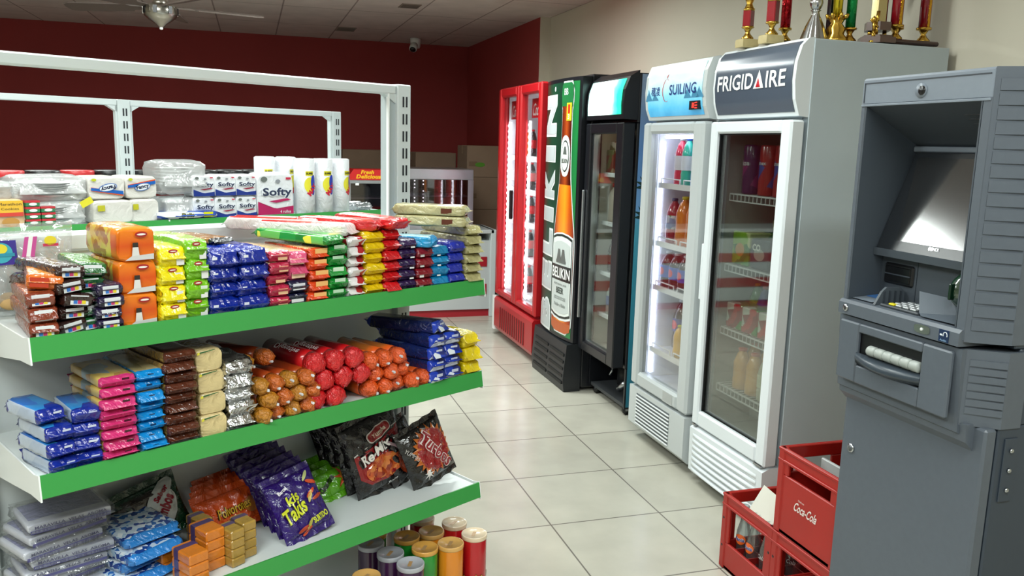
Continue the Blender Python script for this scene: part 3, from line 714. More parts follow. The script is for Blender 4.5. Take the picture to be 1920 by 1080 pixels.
class Kind:
    def __init__(s, name, cat, nvar, **kw):
        s.pr = []; s.cat = cat
        for v in range(nvar):
            o = pack(seed=v+hash_(name+kw.get('key', '')), name=name, **{k: x for k, x in kw.items() if k != 'key'}); tag(o, cat=cat); s.pr.append(Proto(o))
    def put(s, i, loc, rot, label, group): return s.pr[i % len(s.pr)].get(loc, rot, label, group)
def hash_(t): return sum(ord(c)*(i+3) for i, c in enumerate(t)) % 97
def column(kind, u0, u1, zb, n, h, desc, where, group, d0=.010, jit=1.0, yaw=0.0, dirt=0.0, fill=.98):
    uc = (u0+u1)/2
    for i in range(n):
        lb = '%s, %s of %s' % (desc, nth(i, n), where)
        if len(lb.replace(',', '').split()) > 16: lb = '%s, %s of %s' % (desc, nth(i, n).replace(' from the bottom', ' up'), where)
        kind.put(i, gp(uc+rnd.uniform(-.003, .003)*jit, d0+rnd.uniform(-.002, .008)*jit, zb+.0006+i*h*fill), (0, rnd.uniform(-.02, .02)*jit*dirt, GA+yaw+rnd.uniform(-.045, .045)*jit), lb, group)
def smallbar(*cols):
    def f(m, F, w, h):
        m.patch(rct(-w*.30, w*.30, h*.18, h*.86), ink('#d9dde0'), F, 0)
        for k, c in enumerate(('#2b6fc2', '#c22e6b', '#e0c72a')):
            m.patch(rct(-w*.2+k*w*.14, -w*.2+(k+.9)*w*.14, h*.25, h*.5), ink(c), lambda a, b: (F(a, b)[0], F(a, b)[1]-.0006, F(a, b)[2]), 0)
    return f
def sticker(x0, x1, z0, z1, c='#e3e5e6'):
    return lambda m, F, w, h: m.patch(rct(x0*w, x1*w, z0*h, z1*h), ink(c), lambda a, b: (F(a, b)[0], F(a, b)[1]-.001, F(a, b)[2]), 0)
# top shelf, left to right
col = column
SA = 'on the top shelf'
k = Kind('chocolate_biscuit_pack', 'biscuits', 3, w=.050, h=.030, l=.19, main='#7a3420', top='#b4602f', side='#8a3d22', decal=smallbar(), fin=.006, key='a')
col(k, -1.143, -1.093, ZA, 3, .030, 'rusty brown biscuit pack with small white label', 'its stack', 'rusty brown packs on the top shelf', yaw=-.10, dirt=2)
kk = Kind('chocolate_biscuit_pack', 'biscuits', 1, w=.062, h=.030, l=.19, main='#c8641f', top='#e08a2a', side='#8a3d22', fin=.004, decal=sticker(-.4, .1, .2, .8, '#b5391f'), key='b')
kk.put(0, gp(-1.112, .02, ZA+.0905), (0, .12, GA-.25), 'orange and brown biscuit pack tilted on the rusty brown packs', 'orange and brown packs')
k = Kind('chocolate_biscuit_pack', 'biscuits', 3, w=.056, h=.027, l=.18, main='#2e1a17', top='#3a2620', side='#3a221c', decal=smallbar(), fin=.006, key='c')
col(k, -1.090, -1.034, ZA, 5, .027, 'dark brown biscuit pack with white label', 'its stack', 'dark brown packs on the top shelf', d0=.014, yaw=.14, dirt=7, jit=1.6)
k = Kind('mint_biscuit_pack', 'biscuits', 3, w=.054, h=.027, l=.18, main='#1d5a2b', top='#4f9a2f', side='#24662f', decal=smallbar(), fin=.006, key='d')
col(k, -1.052, -.998, ZA, 5, .027, 'dark green biscuit pack with white label', 'its stack', 'dark green packs on the top shelf', d0=.03, yaw=-.06, dirt=3, jit=1.4)
k = Kind('biscuit_pack', 'biscuits', 3, w=.050, h=.0235, l=.18, main='#241b3a', top='#2d2248', side='#1c1733', decal=smallbar(), fin=.004, key='e')
col(k, -1.025, -.975, ZA, 4, .0235, 'navy purple biscuit pack with white label', 'its stack', 'navy purple packs on the top shelf', d0=.004)
# big orange bags
def dec_orange(m, F, w, h):
    m.patch(ell(.12*w, .80*h, .17*w, .085*h), ink('#a3161c'), F); m.text('Bimbo', .10*h, ink('#f0ece6'), lambda a, b: (F(a, b)[0], F(a, b)[1]-.001, F(a, b)[2]), bold=.02, at=(.12*w, .80*h), w=.26*w) if False else m.patch(ell(.12*w, .80*h, .12*w, .03*h), ink('#efe6e2'), lambda a, b: (F(a, b)[0], F(a, b)[1]-.001, F(a, b)[2]))
    m.patch([(-.16*w, .08*h), (.06*w, .08*h), (.03*w, .42*h), (-.12*w, .42*h)], ink('#d8d6d4'), F); m.patch(rct(-.12*w, .03*w, .42*h, .56*h), ink('#26201e'), F)
    m.patch([(-.34*w, .03*h), (.44*w, .03*h), (.44*w, .2*h), (-.16*w, .16*h)], ink('#c9c9c9'), lambda a, b: (F(a, b)[0], F(a, b)[1]-.0006, F(a, b)[2]))
og = grad('orange_bag', 'Z', [(0, '#e07a1c'), (.03, '#cf4f14'), (.062, '#e8801e')], rough=.22)
crk = mixpat('cracker_print', ['#c58a3a', '#e0b45c', '#d8bd4a', '#a8672a'], 60)
k = Kind('sandwich_biscuit_bag', 'biscuits', 2, w=.073, h=.066, l=.17, main=og, endm=og, top='#e09a2a', side=crk, decal=dec_orange, fin=0, puff=.03, wr=.0016)
col(k, -.977, -.904, ZA, 3, .066, 'large orange biscuit bag with white bottle print', 'its stack', 'large orange biscuit bags', d0=.012, yaw=.02, fill=1.0)
def dec_logo(m, F, w, h):
    G_ = lambda a, b: (F(a, b)[0], F(a, b)[1]-.001, F(a, b)[2])
    m.patch(ell(-.0*w, .82*h, .18*w, .10*h), ink('#a3261c'), F); m.patch(ell(0, .82*h, .12*w, .03*h), ink('#efe6e2'), G_); m.patch(rct(.12*w, .42*w, .08*h, .66*h), ink('#dcdcdc'), F)
k = Kind('biscuit_bag', 'biscuits', 3, w=.054, h=.040, l=.19, main='#e6d40c', top='#d6dc5c', side='#e2cc10', decal=dec_logo, fin=.007, puff=.08, wr=.0034, key='y')
col(k, -.900, -.846, ZA, 4, .040, 'bright yellow biscuit bag', 'its stack', 'bright yellow biscuit bags', d0=.008, fill=.95)
k = Kind('biscuit_bag', 'biscuits', 3, w=.050, h=.044, l=.19, main='#76b81c', top='#c3dc86', side='#6aae1c', decal=dec_logo, fin=.007, puff=.08, wr=.0034, key='g')
col(k, -.846, -.796, ZA, 4, .044, 'lime green biscuit bag', 'its stack', 'lime green biscuit bags', d0=.010, fill=.93)
k = Kind('biscuit_bag', 'biscuits', 4, w=.070, h=.036, l=.19, main='#0c2a9a', endm=wrap('#0a2488', .16, .9, 30, 'blue_foil'), top='#0e2f9c', side='#0c2a8c', decal=sticker(-.36, -.2, .45, .65), fin=.009, puff=.14, wr=.0042, key='n')
col(k, -.796, -.728, ZA, 4, .036, 'shiny dark blue biscuit bag', 'the left of two dark blue stacks', 'dark blue biscuit bags', fill=.97, jit=1.5)
col(k, -.728, -.660, ZA, 4, .036, 'shiny dark blue biscuit bag', 'the right of two dark blue stacks', 'dark blue biscuit bags', fill=.97, jit=1.5)
kp = Kind('biscuit_pack', 'biscuits', 1, w=.06, h=.012, l=.17, main='#20242e', top='#a8763f', fin=.008, key='flat')
kp.put(0, gp(-.72, .10, ZA+.1455), (0, 0, GA+.2), 'thin dark pack with orange print lying on the blue bags', None)
k = Kind('biscuit_pack', 'biscuits', 3, w=.052, h=.026, l=.20, main='#a81e3c', top='#d9b48e', side='#c23a52', endm='#b02746', decal=sticker(-.1, .35, .2, .7, '#e0b78e'), fin=.009, wr=.0018, key='r1')
col(k, -.656, -.604, ZA, 5, .026, 'crimson biscuit pack with cream print', 'its stack', 'crimson and cream packs', fill=1.0)
k = Kind('biscuit_pack', 'biscuits', 2, w=.05, h=.03, l=.19, main='#141a38', top='#d97aa0', side='#1a2040', decal=sticker(-.35, .3, .25, .75, '#e4e4e8'), fin=.008, key='nv')
col(k, -.606, -.556, ZA, 2, .030, 'navy biscuit pack with white label', 'the two under the pink packs', 'navy packs with white labels')
k = Kind('biscuit_pack', 'biscuits', 2, w=.05, h=.033, l=.20, main='#c94a72', top='#e0b48e', side='#d05878', decal=sticker(-.4, .3, .1, .5, '#e8c6a8'), fin=.010, wr=.002, key='pk')
col(k, -.606, -.556, ZA+.0605, 2, .033, 'pink and cream biscuit pack', 'the pair above the navy packs', 'pink and cream packs')
k = Kind('biscuit_pack', 'biscuits', 3, w=.052, h=.026, l=.20, main='#d6451c', top='#e8b27a', side='#d64a24', decal=sticker(-.2, .45, .5, .95, '#e6b26c'), fin=.009, wr=.0018, key='or')
col(k, -.556, -.504, ZA, 5, .026, 'orange red biscuit pack with cream print', 'its stack', 'orange red packs', fill=1.0)
k = Kind('biscuit_pack', 'biscuits', 3, w=.055, h=.027, l=.20, main='#0c8a2e', top='#1c9a3c', side='#138a35', decal=sticker(-.25, .3, .55, .95, '#c9e0c9'), fin=.012, wr=.002, key='gr')
col(k, -.500, -.445, ZA, 5, .027, 'bright green biscuit pack', 'its stack', 'bright green packs', fill=1.0)
k = Kind('biscuit_pack', 'biscuits', 1, w=.066, h=.024, l=.22, main='#0c8a2e', top=mixpat('green_print', ['#12903a', '#5fb85a', '#d8e04a', '#0c7a2a'], 26), fin=.012, key='gt')
k.put(0, gp(-.490, .00, ZA+.1355), (.03, 0, GA+.32), 'green biscuit pack with yellow burst, skewed on the green stack', None)
k = Kind('biscuit_pack', 'biscuits', 3, w=.046, h=.025, l=.20, main='#d9d5d6', top='#b8202a', side='#a41c28', endm=mixpat('red_white_foil', ['#d9d5d6', '#a81c2a', '#e3dfe0'], 30), fin=.012, wr=.0022, key='rw')
col(k, -.443, -.397, ZA, 6, .025, 'white and dark red biscuit pack', 'its stack', 'white and dark red packs', fill=1.0)
k = Kind('biscuit_pack', 'biscuits', 3, w=.058, h=.027, l=.20, main='#d9b80c', top='#e2c41c', side='#c9a60c', fin=.011, wr=.0022, key='ye')
col(k, -.395, -.337, ZA, 6, .027, 'golden yellow biscuit pack', 'its stack', 'golden yellow packs', fill=.97)
k = Kind('biscuit_pack', 'biscuits', 3, w=.050, h=.027, l=.20, main='#c2161c', top='#c81e22', side='#b0141a', fin=.012, wr=.002, key='rd')
col(k, -.337, -.287, ZA, 6, .027, 'plain red biscuit pack', 'its stack', 'plain red packs', fill=.99)
k = Kind('biscuit_pack', 'biscuits', 3, w=.056, h=.027, l=.20, main='#2c1745', top='#341b50', side='#29143f', decal=sticker(.1, .35, .1, .25), fin=.006, wr=.0014, key='pu')
col(k, -.287, -.231, ZA, 5, .027, 'dark purple biscuit pack', 'its stack', 'dark purple packs', fill=1.0)
k = Kind('biscuit_pack', 'biscuits', 3, w=.054, h=.027, l=.20, main='#7c1220', top='#86182a', side='#6e101c', decal=sticker(-.35, -.1, .15, .4), fin=.006, wr=.0014, key='ma')
col(k, -.231, -.177, ZA, 4, .027, 'maroon biscuit pack', 'its stack', 'maroon packs', fill=1.0)
k = Kind('biscuit_pack', 'biscuits', 3, w=.060, h=.027, l=.20, main='#0a7fb4', top='#1493c8', side='#0a86bc', decal=sticker(-.2, .0, .05, .2), fin=.006, wr=.0014, key='cy')
col(k, -.177, -.117, ZA, 4, .027, 'sky blue biscuit pack', 'its stack', 'sky blue packs', fill=1.0)
k2 = Kind('biscuit_pack', 'biscuits', 1, w=.060, h=.030, l=.20, main='#0a8cc4', top='#a8d4e0', side='#0c92cc', fin=.008, key='cy2')
k2.put(0, gp(-.180, .004, ZA+.1095), (0, 0, GA+.62), 'sky blue pack with biscuit print, turned sideways on its stack', None)
k = Kind('biscuit_pack', 'biscuits', 3, w=.054, h=.029, l=.20, main='#1a2a9c', top='#2234a8', side='#182690', fin=.006, wr=.0014, key='bl')
col(k, -.117, -.063, ZA, 4, .029, 'royal blue biscuit pack', 'its stack', 'royal blue packs', fill=1.0)
k = Kind('biscuit_pack', 'biscuits', 4, w=.058, h=.026, l=.20, main='#a9a272', top='#b8b184', side='#aaa378', fin=.013, wr=.0022, key='ol')
col(k, -.061, -.003, ZA, 6, .026, 'olive gold biscuit pack', 'its stack', 'olive gold packs', fill=1.0)
def sd(m, F, w, l): pass
ko = pack(.06, .028, .20, '#a9a272', '#b8b184', .011, 3, '#b3ac80', None, 0, .0018, 'biscuit_pack')
tag(ko, 'olive gold pack turned sideways, lower of two on the olive stack', 'biscuits', 'olive gold packs')
mm = M().box(-.0305, -.0302, .035, .065, .006, .020, ink('#5a2c1c')).build('biscuit_picture', ko)
pr = Proto(ko)
pr.get(gp(-.065, .003, ZA+.1575), (0, 0, GA+.62), 'olive gold pack turned sideways, lower of two on the olive stack', 'olive gold packs')
pr.get(gp(-.066, .005, ZA+.1865), (0, 0, GA+.60), 'olive gold pack turned sideways, upper of two on the olive stack', 'olive gold packs')
# red packs lying across the middle of the top shelf
k = Kind('biscuit_pack', 'biscuits', 2, w=.062, h=.028, l=.22, main='#c2161c', top=mixpat('red_print', ['#c2161c', '#d23a2c', '#8a1a1a', '#e8dcd8'], 14), side='#c81e22', fin=.012, wr=.0022, key='rt')
k.put(0, gp(-.345, .02, ZA+.1605), (0, 0, GA+.55), 'red biscuit pack lying slanted on the golden yellow stack', 'slanted red packs on top')
k.put(1, gp(-.300, -.004, ZA+.1635), (0, 0, GA+.1), 'red biscuit pack topping the plain red stack', 'slanted red packs on top')
k = Kind('biscuit_pack', 'biscuits', 2, w=.066, h=.030, l=.23, main='#d9d3d2', top=mixpat('red_white_print', ['#c2161c', '#e8e0dc', '#d23a2c'], 18), side='#dcd6d4', fin=.012, wr=.0022, key='wt')
k.put(0, gp(-.425, .03, ZA+.1515), (0, 0, GA+.6), 'red and white pack slanted over white and dark red packs', 'slanted white and red packs')
k.put(1, gp(-.440, .14, ZA+.1555), (0, 0, GA+.75), 'red and white pack slanted behind the green packs', 'slanted white and red packs')

# clear bag of pastries with printed header leaning against the panel
film_clear = clear('film_clear', refl=.12, rough=.12, haze=.28, bump=.5)
def pillow(w, h, t, nx=14, nz=18, wrk=.003, seed=0, edge=.02):
    def yf(a, b):      # a in -w/2..w/2, b in 0..h ; returns half thickness
        p = max(0, 1-abs(2*a/w)**3.0); q = max(0, 1-abs(2*b/h-1)**4.0)
        return t/2*(p**.6)*(q**.55)+wrk*.8*wob(a*22+b*6, b*19-a*5, seed)*min(1, p*2)*min(1, q*2)+.0004
    return yf
def bag(name, w, h, t, m_front, m_back=None, seed=0, seal=.016, decal=None, wrk=.003, pinch=.0):
    yf = pillow(w, h-2*seal, t, wrk=wrk, seed=seed); m = M(); nx, nz = 44, 46
    S = lambda a, b: (a, -yf(a, b-seal)+0, b) if seal <= b <= h-seal else (a, -.0006+.002*math.sin(a*160+seed), b)
    B_ = lambda a, b: (a, yf(a, b-seal), b)
    def edge(a, b): return a*(1-.05*math.sin(PI*max(0, min(1, (b-seal)/(h-2*seal)))))
    m.grid(lambda p, q: (lambda a, b: (edge(a, b), S(a, b)[1], b))((p-.5)*w, seal+q*(h-2*seal)), nx, nz, m_front)
    m.grid(lambda p, q: (lambda a, b: (edge(a, b), yf(a, b-seal), b))((p-.5)*w, seal+q*(h-2*seal)), nx, nz, m_back or m_front)
    for z0, z1, q in ((0, seal, 0), (h-seal, h, 1)):
        m.grid(lambda p, r_: ((p-.5)*w, .0022*math.sin(p*26+seed)*(r_ if q else 1-r_)*1.6, z0+(z1-z0)*r_), 28, 2, m_front)
    if decal: decal(m, lambda e: (lambda a, b: (edge(a, b), S(a, b)[1]-.0006-e*1.8, b)))
    return m.build(name)
pb = bag('pastry_bag', .26, .19, .05, film_clear, seed=4)
tag(pb, 'clear bag of pastries with colourful printed header against the back panel', 'bag'); pb.location = gp(-1.10, .27, ZA+.002); pb.rotation_euler = (R(-8), 0, GA)
m = M(); F = lambda a, b: (a, -.031, b)
for i, c in enumerate(('#c8509a', '#2a9ac8', '#f0f0f0')): m.patch([(-.075+i*.012, .105), (-.06+i*.014, .105), (-.075+i*.01, .16), (-.09+i*.012, .16)], ink(c), F, 0)
m.patch(rct(-.05, .01, .105, .155), ink('#3a2f8c'), F, 0); m.patch(ell(-.02, .13, .022, .021), ink('#3fa8b8'), lambda a, b: (a, -.0318, b)); m.patch(ell(-.02, .138, .013, .010), ink('#e3d23a'), lambda a, b: (a, -.0325, b)); m.patch(rct(-.045, .005, .122, .129), ink('#2f8fa8'), lambda a, b: (a, -.033, b), 0)
for i, c in enumerate(('#c8509a', '#f0f0f0', '#c8509a')): m.patch([(.015+i*.008, .105), (.023+i*.008, .105), (.035+i*.008, .16), (.027+i*.008, .16)], ink(c), F, 0)
m.text('Ma', .035, ink('#e86a2a'), lambda a, b: (a, -.032, b), bold=.10, at=(-.08, .075)); m.text('Ma', .035, ink('#e9f1f5'), lambda a, b: (a, -.0335, b), bold=.03, at=(-.08, .075))
m.patch(ell(.075, .150, .012, .010), ink('#e3d23a'), F); m.patch(rct(.06, .09, .138, .144), ink('#c23a5a'), F, 0)
tag(m.build('printed_header', pb), 'pink, blue and purple printed header')
pm = M()
for i in range(5): pm.lathe([(.002, 0), (.02, .003), (.026, .012), (.018, .022), (.002, .025)], paint('#c9a36a', .7), 12, T=Matrix.Translation((-.09+i*.042, -.0, .02+.025*(i % 2))) @ Matrix.Rotation(.3*i, 4, 'X'))
o = pm.build('pastries', pb); o['kind'] = 'stuff'

# ---- middle shelf
def dec_blue_side(m, F, w, l): pass
k = Kind('wafer_pack', 'biscuits', 4, w=.052, h=.030, l=.13, main='#13309a', top=mixpat('blue_wafer_top', ['#1c4fb4', '#2f86cc', '#16309a', '#2a6cc0'], 18), side=mixpat('pale_panel', ['#b9c6d8', '#c9d3df', '#aebdd4'], 6), endm='#12288c', decal=sticker(.05, .35, .62, .76, '#cfd6e2'), fin=.010, wr=.0018, key='bw')
col(k, -1.128, -1.078, ZB, 3, .032, 'dark blue wafer pack with pale side panel', 'the far left stack', 'dark blue wafer packs', d0=.004, yaw=.10, fill=1)
col(k, -1.078, -1.030, ZB, 4, .030, 'dark blue wafer pack with pale side panel', 'the stack beside pink packs', 'dark blue wafer packs', d0=.010, yaw=-.04, fill=1)
k.put(1, gp(-1.112, .030, ZB+.0975), (0, 0, GA+.16), 'dark blue wafer pack lying on top of the far left stack', 'dark blue wafer packs')
yprint = mixpat('cookie_print_top', ['#c9a24a', '#d8b860', '#b98a4a', '#8fa0a0'], 24, bump=.2)
k = Kind('wafer_pack', 'biscuits', 4, w=.070, h=.0215, l=.17, main='#c02f6c', top=yprint, side=yprint, endm='#cc3474', decal=sticker(.1, .3, .6, .8, '#3a1420'), fin=.011, wr=.0015, key='pw')
col(k, -1.030, -.958, ZB, 8, .0215, 'pink wafer pack with cookie print top', 'its stack', 'pink wafer packs', d0=.006, yaw=.02, fill=1.0)
k = Kind('wafer_pack', 'biscuits', 4, w=.055, h=.0215, l=.19, main='#0b7cc0', top=mixpat('cookie_print_tan', ['#a89a6a', '#b8a878', '#8f8458'], 24, bump=.2), side='#1280bc', endm='#0c84cc', decal=sticker(-.1, .12, .5, .72, '#0c2a4a'), fin=.011, wr=.0018, key='cw')
col(k, -.957, -.902, ZB, 8, .0215, 'sky blue wafer pack with tan top', 'its stack', 'sky blue wafer packs', d0=.010, yaw=.03, fill=1.0)
k = Kind('wafer_pack', 'biscuits', 4, w=.068, h=.0235, l=.20, main='#4a2618', top=mixpat('brown_print', ['#4a2a1c', '#5c3a24', '#3c2016'], 20, bump=.2), side='#9a7a3c', endm='#54291a', fin=.011, wr=.0018, key='br')
col(k, -.901, -.832, ZB, 9, .0225, 'chocolate brown wafer pack', 'its stack', 'chocolate brown wafer packs', d0=.008, yaw=.02, fill=1.0)
def dec_beige(m, F, w, h):
    m.patch([(-.48*w, .86*h), (.2*w, .97*h), (.2*w, 1.0*h), (-.48*w, .93*h)], ink('#1d5a2a'), F); m.patch([(-.5*w, .82*h), (-.4*w, .84*h), (-.4*w, .95*h), (-.5*w, .92*h)], ink('#d8cf3a'), lambda a, b: (F(a, b)[0], F(a, b)[1]-.0006, F(a, b)[2]))
k = Kind('cracker_pack', 'biscuits', 3, w=.058, h=.050, l=.19, main='#c9b482', top='#8a7a4c', side='#2f5a2c', endm='#d0bb88', decal=dec_beige, fin=0, wr=.002, puff=.04, key='be')
col(k, -.828, -.768, ZB, 4, .0485, 'cream cracker pack with green edge', 'its stack', 'cream cracker packs', d0=.008, fill=1.0)
foil = mat('silver_foil', '#d6d8da', rough=.2, metal=1.0, bump=1.0, bscale=42)
k = Kind('foil_cracker_pack', 'biscuits', 4, w=.066, h=.034, l=.19, main=foil, top=foil, side=foil, endm=foil, fin=.012, wr=.005, puff=.1, key='fo')
col(k, -.765, -.699, ZB, 5, .034, 'crumpled silver foil pack', 'its stack', 'crumpled silver foil packs', d0=.006, fill=.95, jit=1.6)

def crinkle(c): return mat('crinkle_'+c.strip('#'), c, rough=.2, coat=.6, bump=1.0, bscale=85, var=.12, vscale=30)
def roll(r, l, main, end=None, seed=0, name='biscuit_roll', decal=None, label2=None, tail=.012, foilm=None):
    m = M(); main_ = wrap(main) if isinstance(main, str) else main; end_ = main_ if end is None else (crinkle(end) if isinstance(end, str) else end); ph = seed*1.7
    def rf(a, h):
        k = 0
        if h < .012: k = max(0, (.012-h)/.03)
        return 1+.015*math.sin(3*a+ph)+k*.22*math.sin(3*a+ph)+k*.22*math.sin(7*a+ph*2+h*260)+k*.2*math.sin(11*a+ph*3+h*400)
    m.lathe([(r*.25, -tail), (r*.62, -tail*.55), (r*.80, -.001), (r*.95, .004), (r, .012), (r, .03)], end_, 26, ax='y', rf=rf)
    m.lathe([(r, .03), (r*1.01, l*.35), (r*.99, l*.7), (r, l-.006), (r*.7, l)], main_, 26, ax='y', rf=rf)
    if decal: decal(m, lambda b, a, e=.0012: ((r+e)*math.sin(b/r), a, (r+e)*math.cos(b/r)))
    if label2: 
        m.box(-r*.15+.3*r, r*.4, -tail-.003, -tail*.4, -r*.5, -r*.2, ink(label2), .001, T=Matrix.Rotation(seed*1.3, 4, 'Y'))
    return m.build(name)
def pile(pr, rows, u0, r, z0, desc, group, d0=.012, yaw=0, sp=2.02, colw=None, slot=0):
    n = 0
    for j, cnt in enumerate(rows):
        for i in range(cnt):
            uu = u0+(i+.5)*2*r*sp/2+(j % 2)*r*.9; zz = z0+r+j*r*1.74
            rw = ['bottom', 'second', 'third', 'fourth'][j] if j < len(rows)-1 or j == 0 else 'top'
            lb = '%s, %s in the %s row of its pile' % (desc, left(i, cnt) if cnt > 1 else 'only one', rw)
            pr[n % len(pr)].get(gp(uu, d0+rnd.uniform(-.006, .01), zz+.001), (rnd.uniform(-.03, .03), rnd.uniform(-.0, .0), GA+yaw+rnd.uniform(-.05, .05)), lb, group); n += 1
bisc = paint('#4a2416', .6)
def tagged(o, cat): o['category'] = cat; return o
pr = [Proto(tagged(roll(.0205, .19, grad('caramel_roll_%d' % v, 'Y', [(-.01, '#c95a10'), (.02, '#b04a12'), (.05, '#8a2f10'), (.19, '#6a2a14')], .22), crinkle('#c4601a' if v % 2 else '#b8781a'), v, 'caramel_biscuit_roll', label2='#c9cbd0' if v % 3 else '#dcdfe2', tail=.014), 'biscuits')) for v in range(4)]
pile(pr, [4, 4, 4], -.697, .0195, ZB, 'orange brown twisted biscuit roll', 'orange brown twisted rolls', yaw=.12)
for i, (uu, zz) in enumerate(((-.690, .137), (-.625, .137))):
    pr[i].get(gp(uu, .06+.02*i, ZB+zz), (0, 0, GA+.35), ['leftmost', 'rightmost'][i]+' orange brown twisted roll lying across its pile', 'orange brown twisted rolls')
def dig(m, S): 
    m.text('Digestive', .020, ink('#e9dfe0'), lambda a, b: S(b-.010, .02+.055+a), bold=.01, at=(0.03, 0), w=.085)
    m.text('ORIGINAL', .005, ink('#e9dfe0'), lambda a, b: S(b+.008, .02+.055+a), at=(.03, 0))
def dig_l(m, S): m.text('Digestive', .020, ink('#e9dfe0'), lambda a, b: S(-b-.014, .105-a), bold=.01, w=.09)
pr = [Proto(tagged(roll(.0262, .20, grad('digestive_roll', 'Y', [(-.01, '#c8161a'), (.045, '#b81218'), (.06, '#7c0f14'), (.2, '#6a0d12')], .2), '#cc161c', v, 'red_biscuit_roll', decal=dig_l if v != 1 else None, tail=.006), 'biscuits')) for v in range(3)]
pile(pr, [2, 3, 3], -.556, .0258, ZB, 'glossy red biscuit roll', 'glossy red rolls', yaw=.10)
pr = [Proto(tagged(roll(.0225, .19, grad('orange_roll', 'Y', [(-.01, '#dd5210'), (.04, '#d8571a'), (.07, '#b8682a'), (.2, '#9a5a2a')], .22), '#dc5414', v, 'orange_biscuit_roll', label2='#c9cbd0', tail=.012), 'biscuits')) for v in range(4)]
pile(pr, [5, 3, 3], -.395, .0215, ZB, 'bright orange biscuit roll', 'bright orange rolls', yaw=.08)
bwp = mixpat('blue_white_wrap', ['#142a8c', '#1c3cae', '#d4dcea', '#12226e', '#e0e6ee', '#1a3498'], 22)
k = Kind('cookie_pack', 'biscuits', 4, w=.060, h=.034, l=.21, main='#14267c', top=mixpat('navy_print', ['#141c48', '#1a2660', '#11183c', '#3a4a7a'], 10), side='#152358', endm=bwp, decal=sticker(-.1, .3, .2, .8, '#d3d9e6'), fin=.014, wr=.003, key='bx')
col(k, -.190, -.130, ZB, 4, .034, 'navy and white cookie pack', 'the stack left of yellow packs', 'navy and white cookie packs', d0=.006, yaw=.12, fill=.98, jit=1.4)
col(k, -.130, -.072, ZB, 4, .034, 'navy and white cookie pack', 'the stack touching yellow packs', 'navy and white cookie packs', d0=.01, yaw=.05, fill=.98, jit=1.4)
k.put(2, gp(-.135, .03, ZB+.1345), (0, 0, GA+.42), 'navy and white cookie pack lying slanted over the other navy packs', 'navy and white cookie packs')
k = Kind('cookie_pack', 'biscuits', 3, w=.058, h=.040, l=.19, main='#d9bf0c', top='#dcc81c', side='#ccb00c', fin=.013, wr=.003, puff=.05, key='yy')
col(k, -.064, -.004, ZB, 3, .040, 'lemon yellow cookie pack', 'its stack on the middle shelf', 'lemon yellow cookie packs', d0=.006, fill=1)

# ---- lower shelf
cf = clear('wrap_clear', refl=.03, rough=.1, haze=.05, bump=.35)
cf2 = clear('bag_clear', refl=.08, rough=.2, haze=.35, hcol='#eef1f1', bump=.5)
def shrink(seed):
    wl = wrap('#c6c9d6', .3, .2)
    def dd(m, F, w, h):
        m.patch(rct(-.48*w, .48*w, .04*h, .42*h), ink('#3a3484'), F, 0); m.text('MARAVILLA  VELAS  AROMA', .30*h, ink('#3c3a66'), lambda a, b: (F(a, b)[0], F(a, b)[1]-.0006, F(a, b)[2]), bold=.03, at=(0, .68*h), w=.86*w)
    t = pack(.165, .021, .13, '#3a3078', '#9a9cc0', 0, seed, wl, wr=.0006, name='incense_box_bundle', endm=wl, decal=dd)
    w_ = pack(.180, .025, .142, cf, cf, .016, seed, cf, wr=.003, name='film', endm=cf); w_.parent = t; w_.location = (0, -.006, -.0015); tag(w_, 'loose clear film'); return t
pr = [Proto(tagged(shrink(v), 'box')) for v in range(3)]
for i in range(7): pr[i % 3].get(gp(-1.055+rnd.uniform(-.008, .008), .17+rnd.uniform(-.01, .01), ZC+.002+i*.026), (0, 0, GA+rnd.uniform(-.12, .12)+.05), 'flat purple and white box in clear film, %s of the stack' % nth(i, 7), 'purple boxes in clear film')
k = Kind('rice_bar_pack', 'snack', 3, w=.13, h=.026, l=.16, main='#1c4fa8', top=mixpat('blue_white_bar', ['#c9d8e8', '#1c3f8c', '#a9c4dc', '#e3eaf0', '#2a66b4', '#c4d6e6'], 95), side=mixpat('blue_white_bar', [], 1), endm='#2a7cc8', fin=.012, wr=.003, key='rb')
for i in range(4): k.put(i, gp(-.905+.004*i, .10+.03*(i % 2), ZC+.001+i*.0262), (0, 0, GA+.30-.06*i), 'blue and white printed bar pack, %s of the low stack' % nth(i, 4), 'blue and white bar packs')
def boxy(w, h, l, c1, c2, name='small_candy_box'):
    m = M().box(-w/2, w/2, 0, l, 0, h, wrap(c1, .3, .3), .003).box(-w/2-.0004, w/2+.0004, l*.62, l*.85, .001, h+.0006, ink(c2))
    return Proto(tagged(m.build(name), 'box'))
bo = boxy(.048, .024, .075, '#cf761c', '#4a3a66'); go = boxy(.036, .022, .06, '#a8853a', '#5a4a6a')
for i in range(3): bo.get(gp(-.838, .02, ZC+.001+i*.0245), (0, 0, GA+.12), 'small orange candy box, %s of the left orange column' % nth(i, 3), 'small orange candy boxes')
for i in range(4): bo.get(gp(-.782, .055, ZC+.001+i*.0245), (0, 0, GA+.12), 'small orange candy box, %s of the right orange column' % nth(i, 4), 'small orange candy boxes')
for i in range(3): bo.get(gp(-.86, .115+.0*i, ZC+.001+i*.0245), (0, 0, GA+.12), 'small orange candy box, %s of the column behind' % nth(i, 3), 'small orange candy boxes')
for i in range(4): go.get(gp(-.737, .035, ZC+.001+i*.0225), (0, 0, GA+.15), 'small gold candy box, %s of the left gold column' % nth(i, 4), 'small gold candy boxes')
for i in range(4): go.get(gp(-.697, .055, ZC+.001+i*.0225), (0, 0, GA+.1), 'small gold candy box, %s of the right gold column' % nth(i, 4), 'small gold candy boxes')
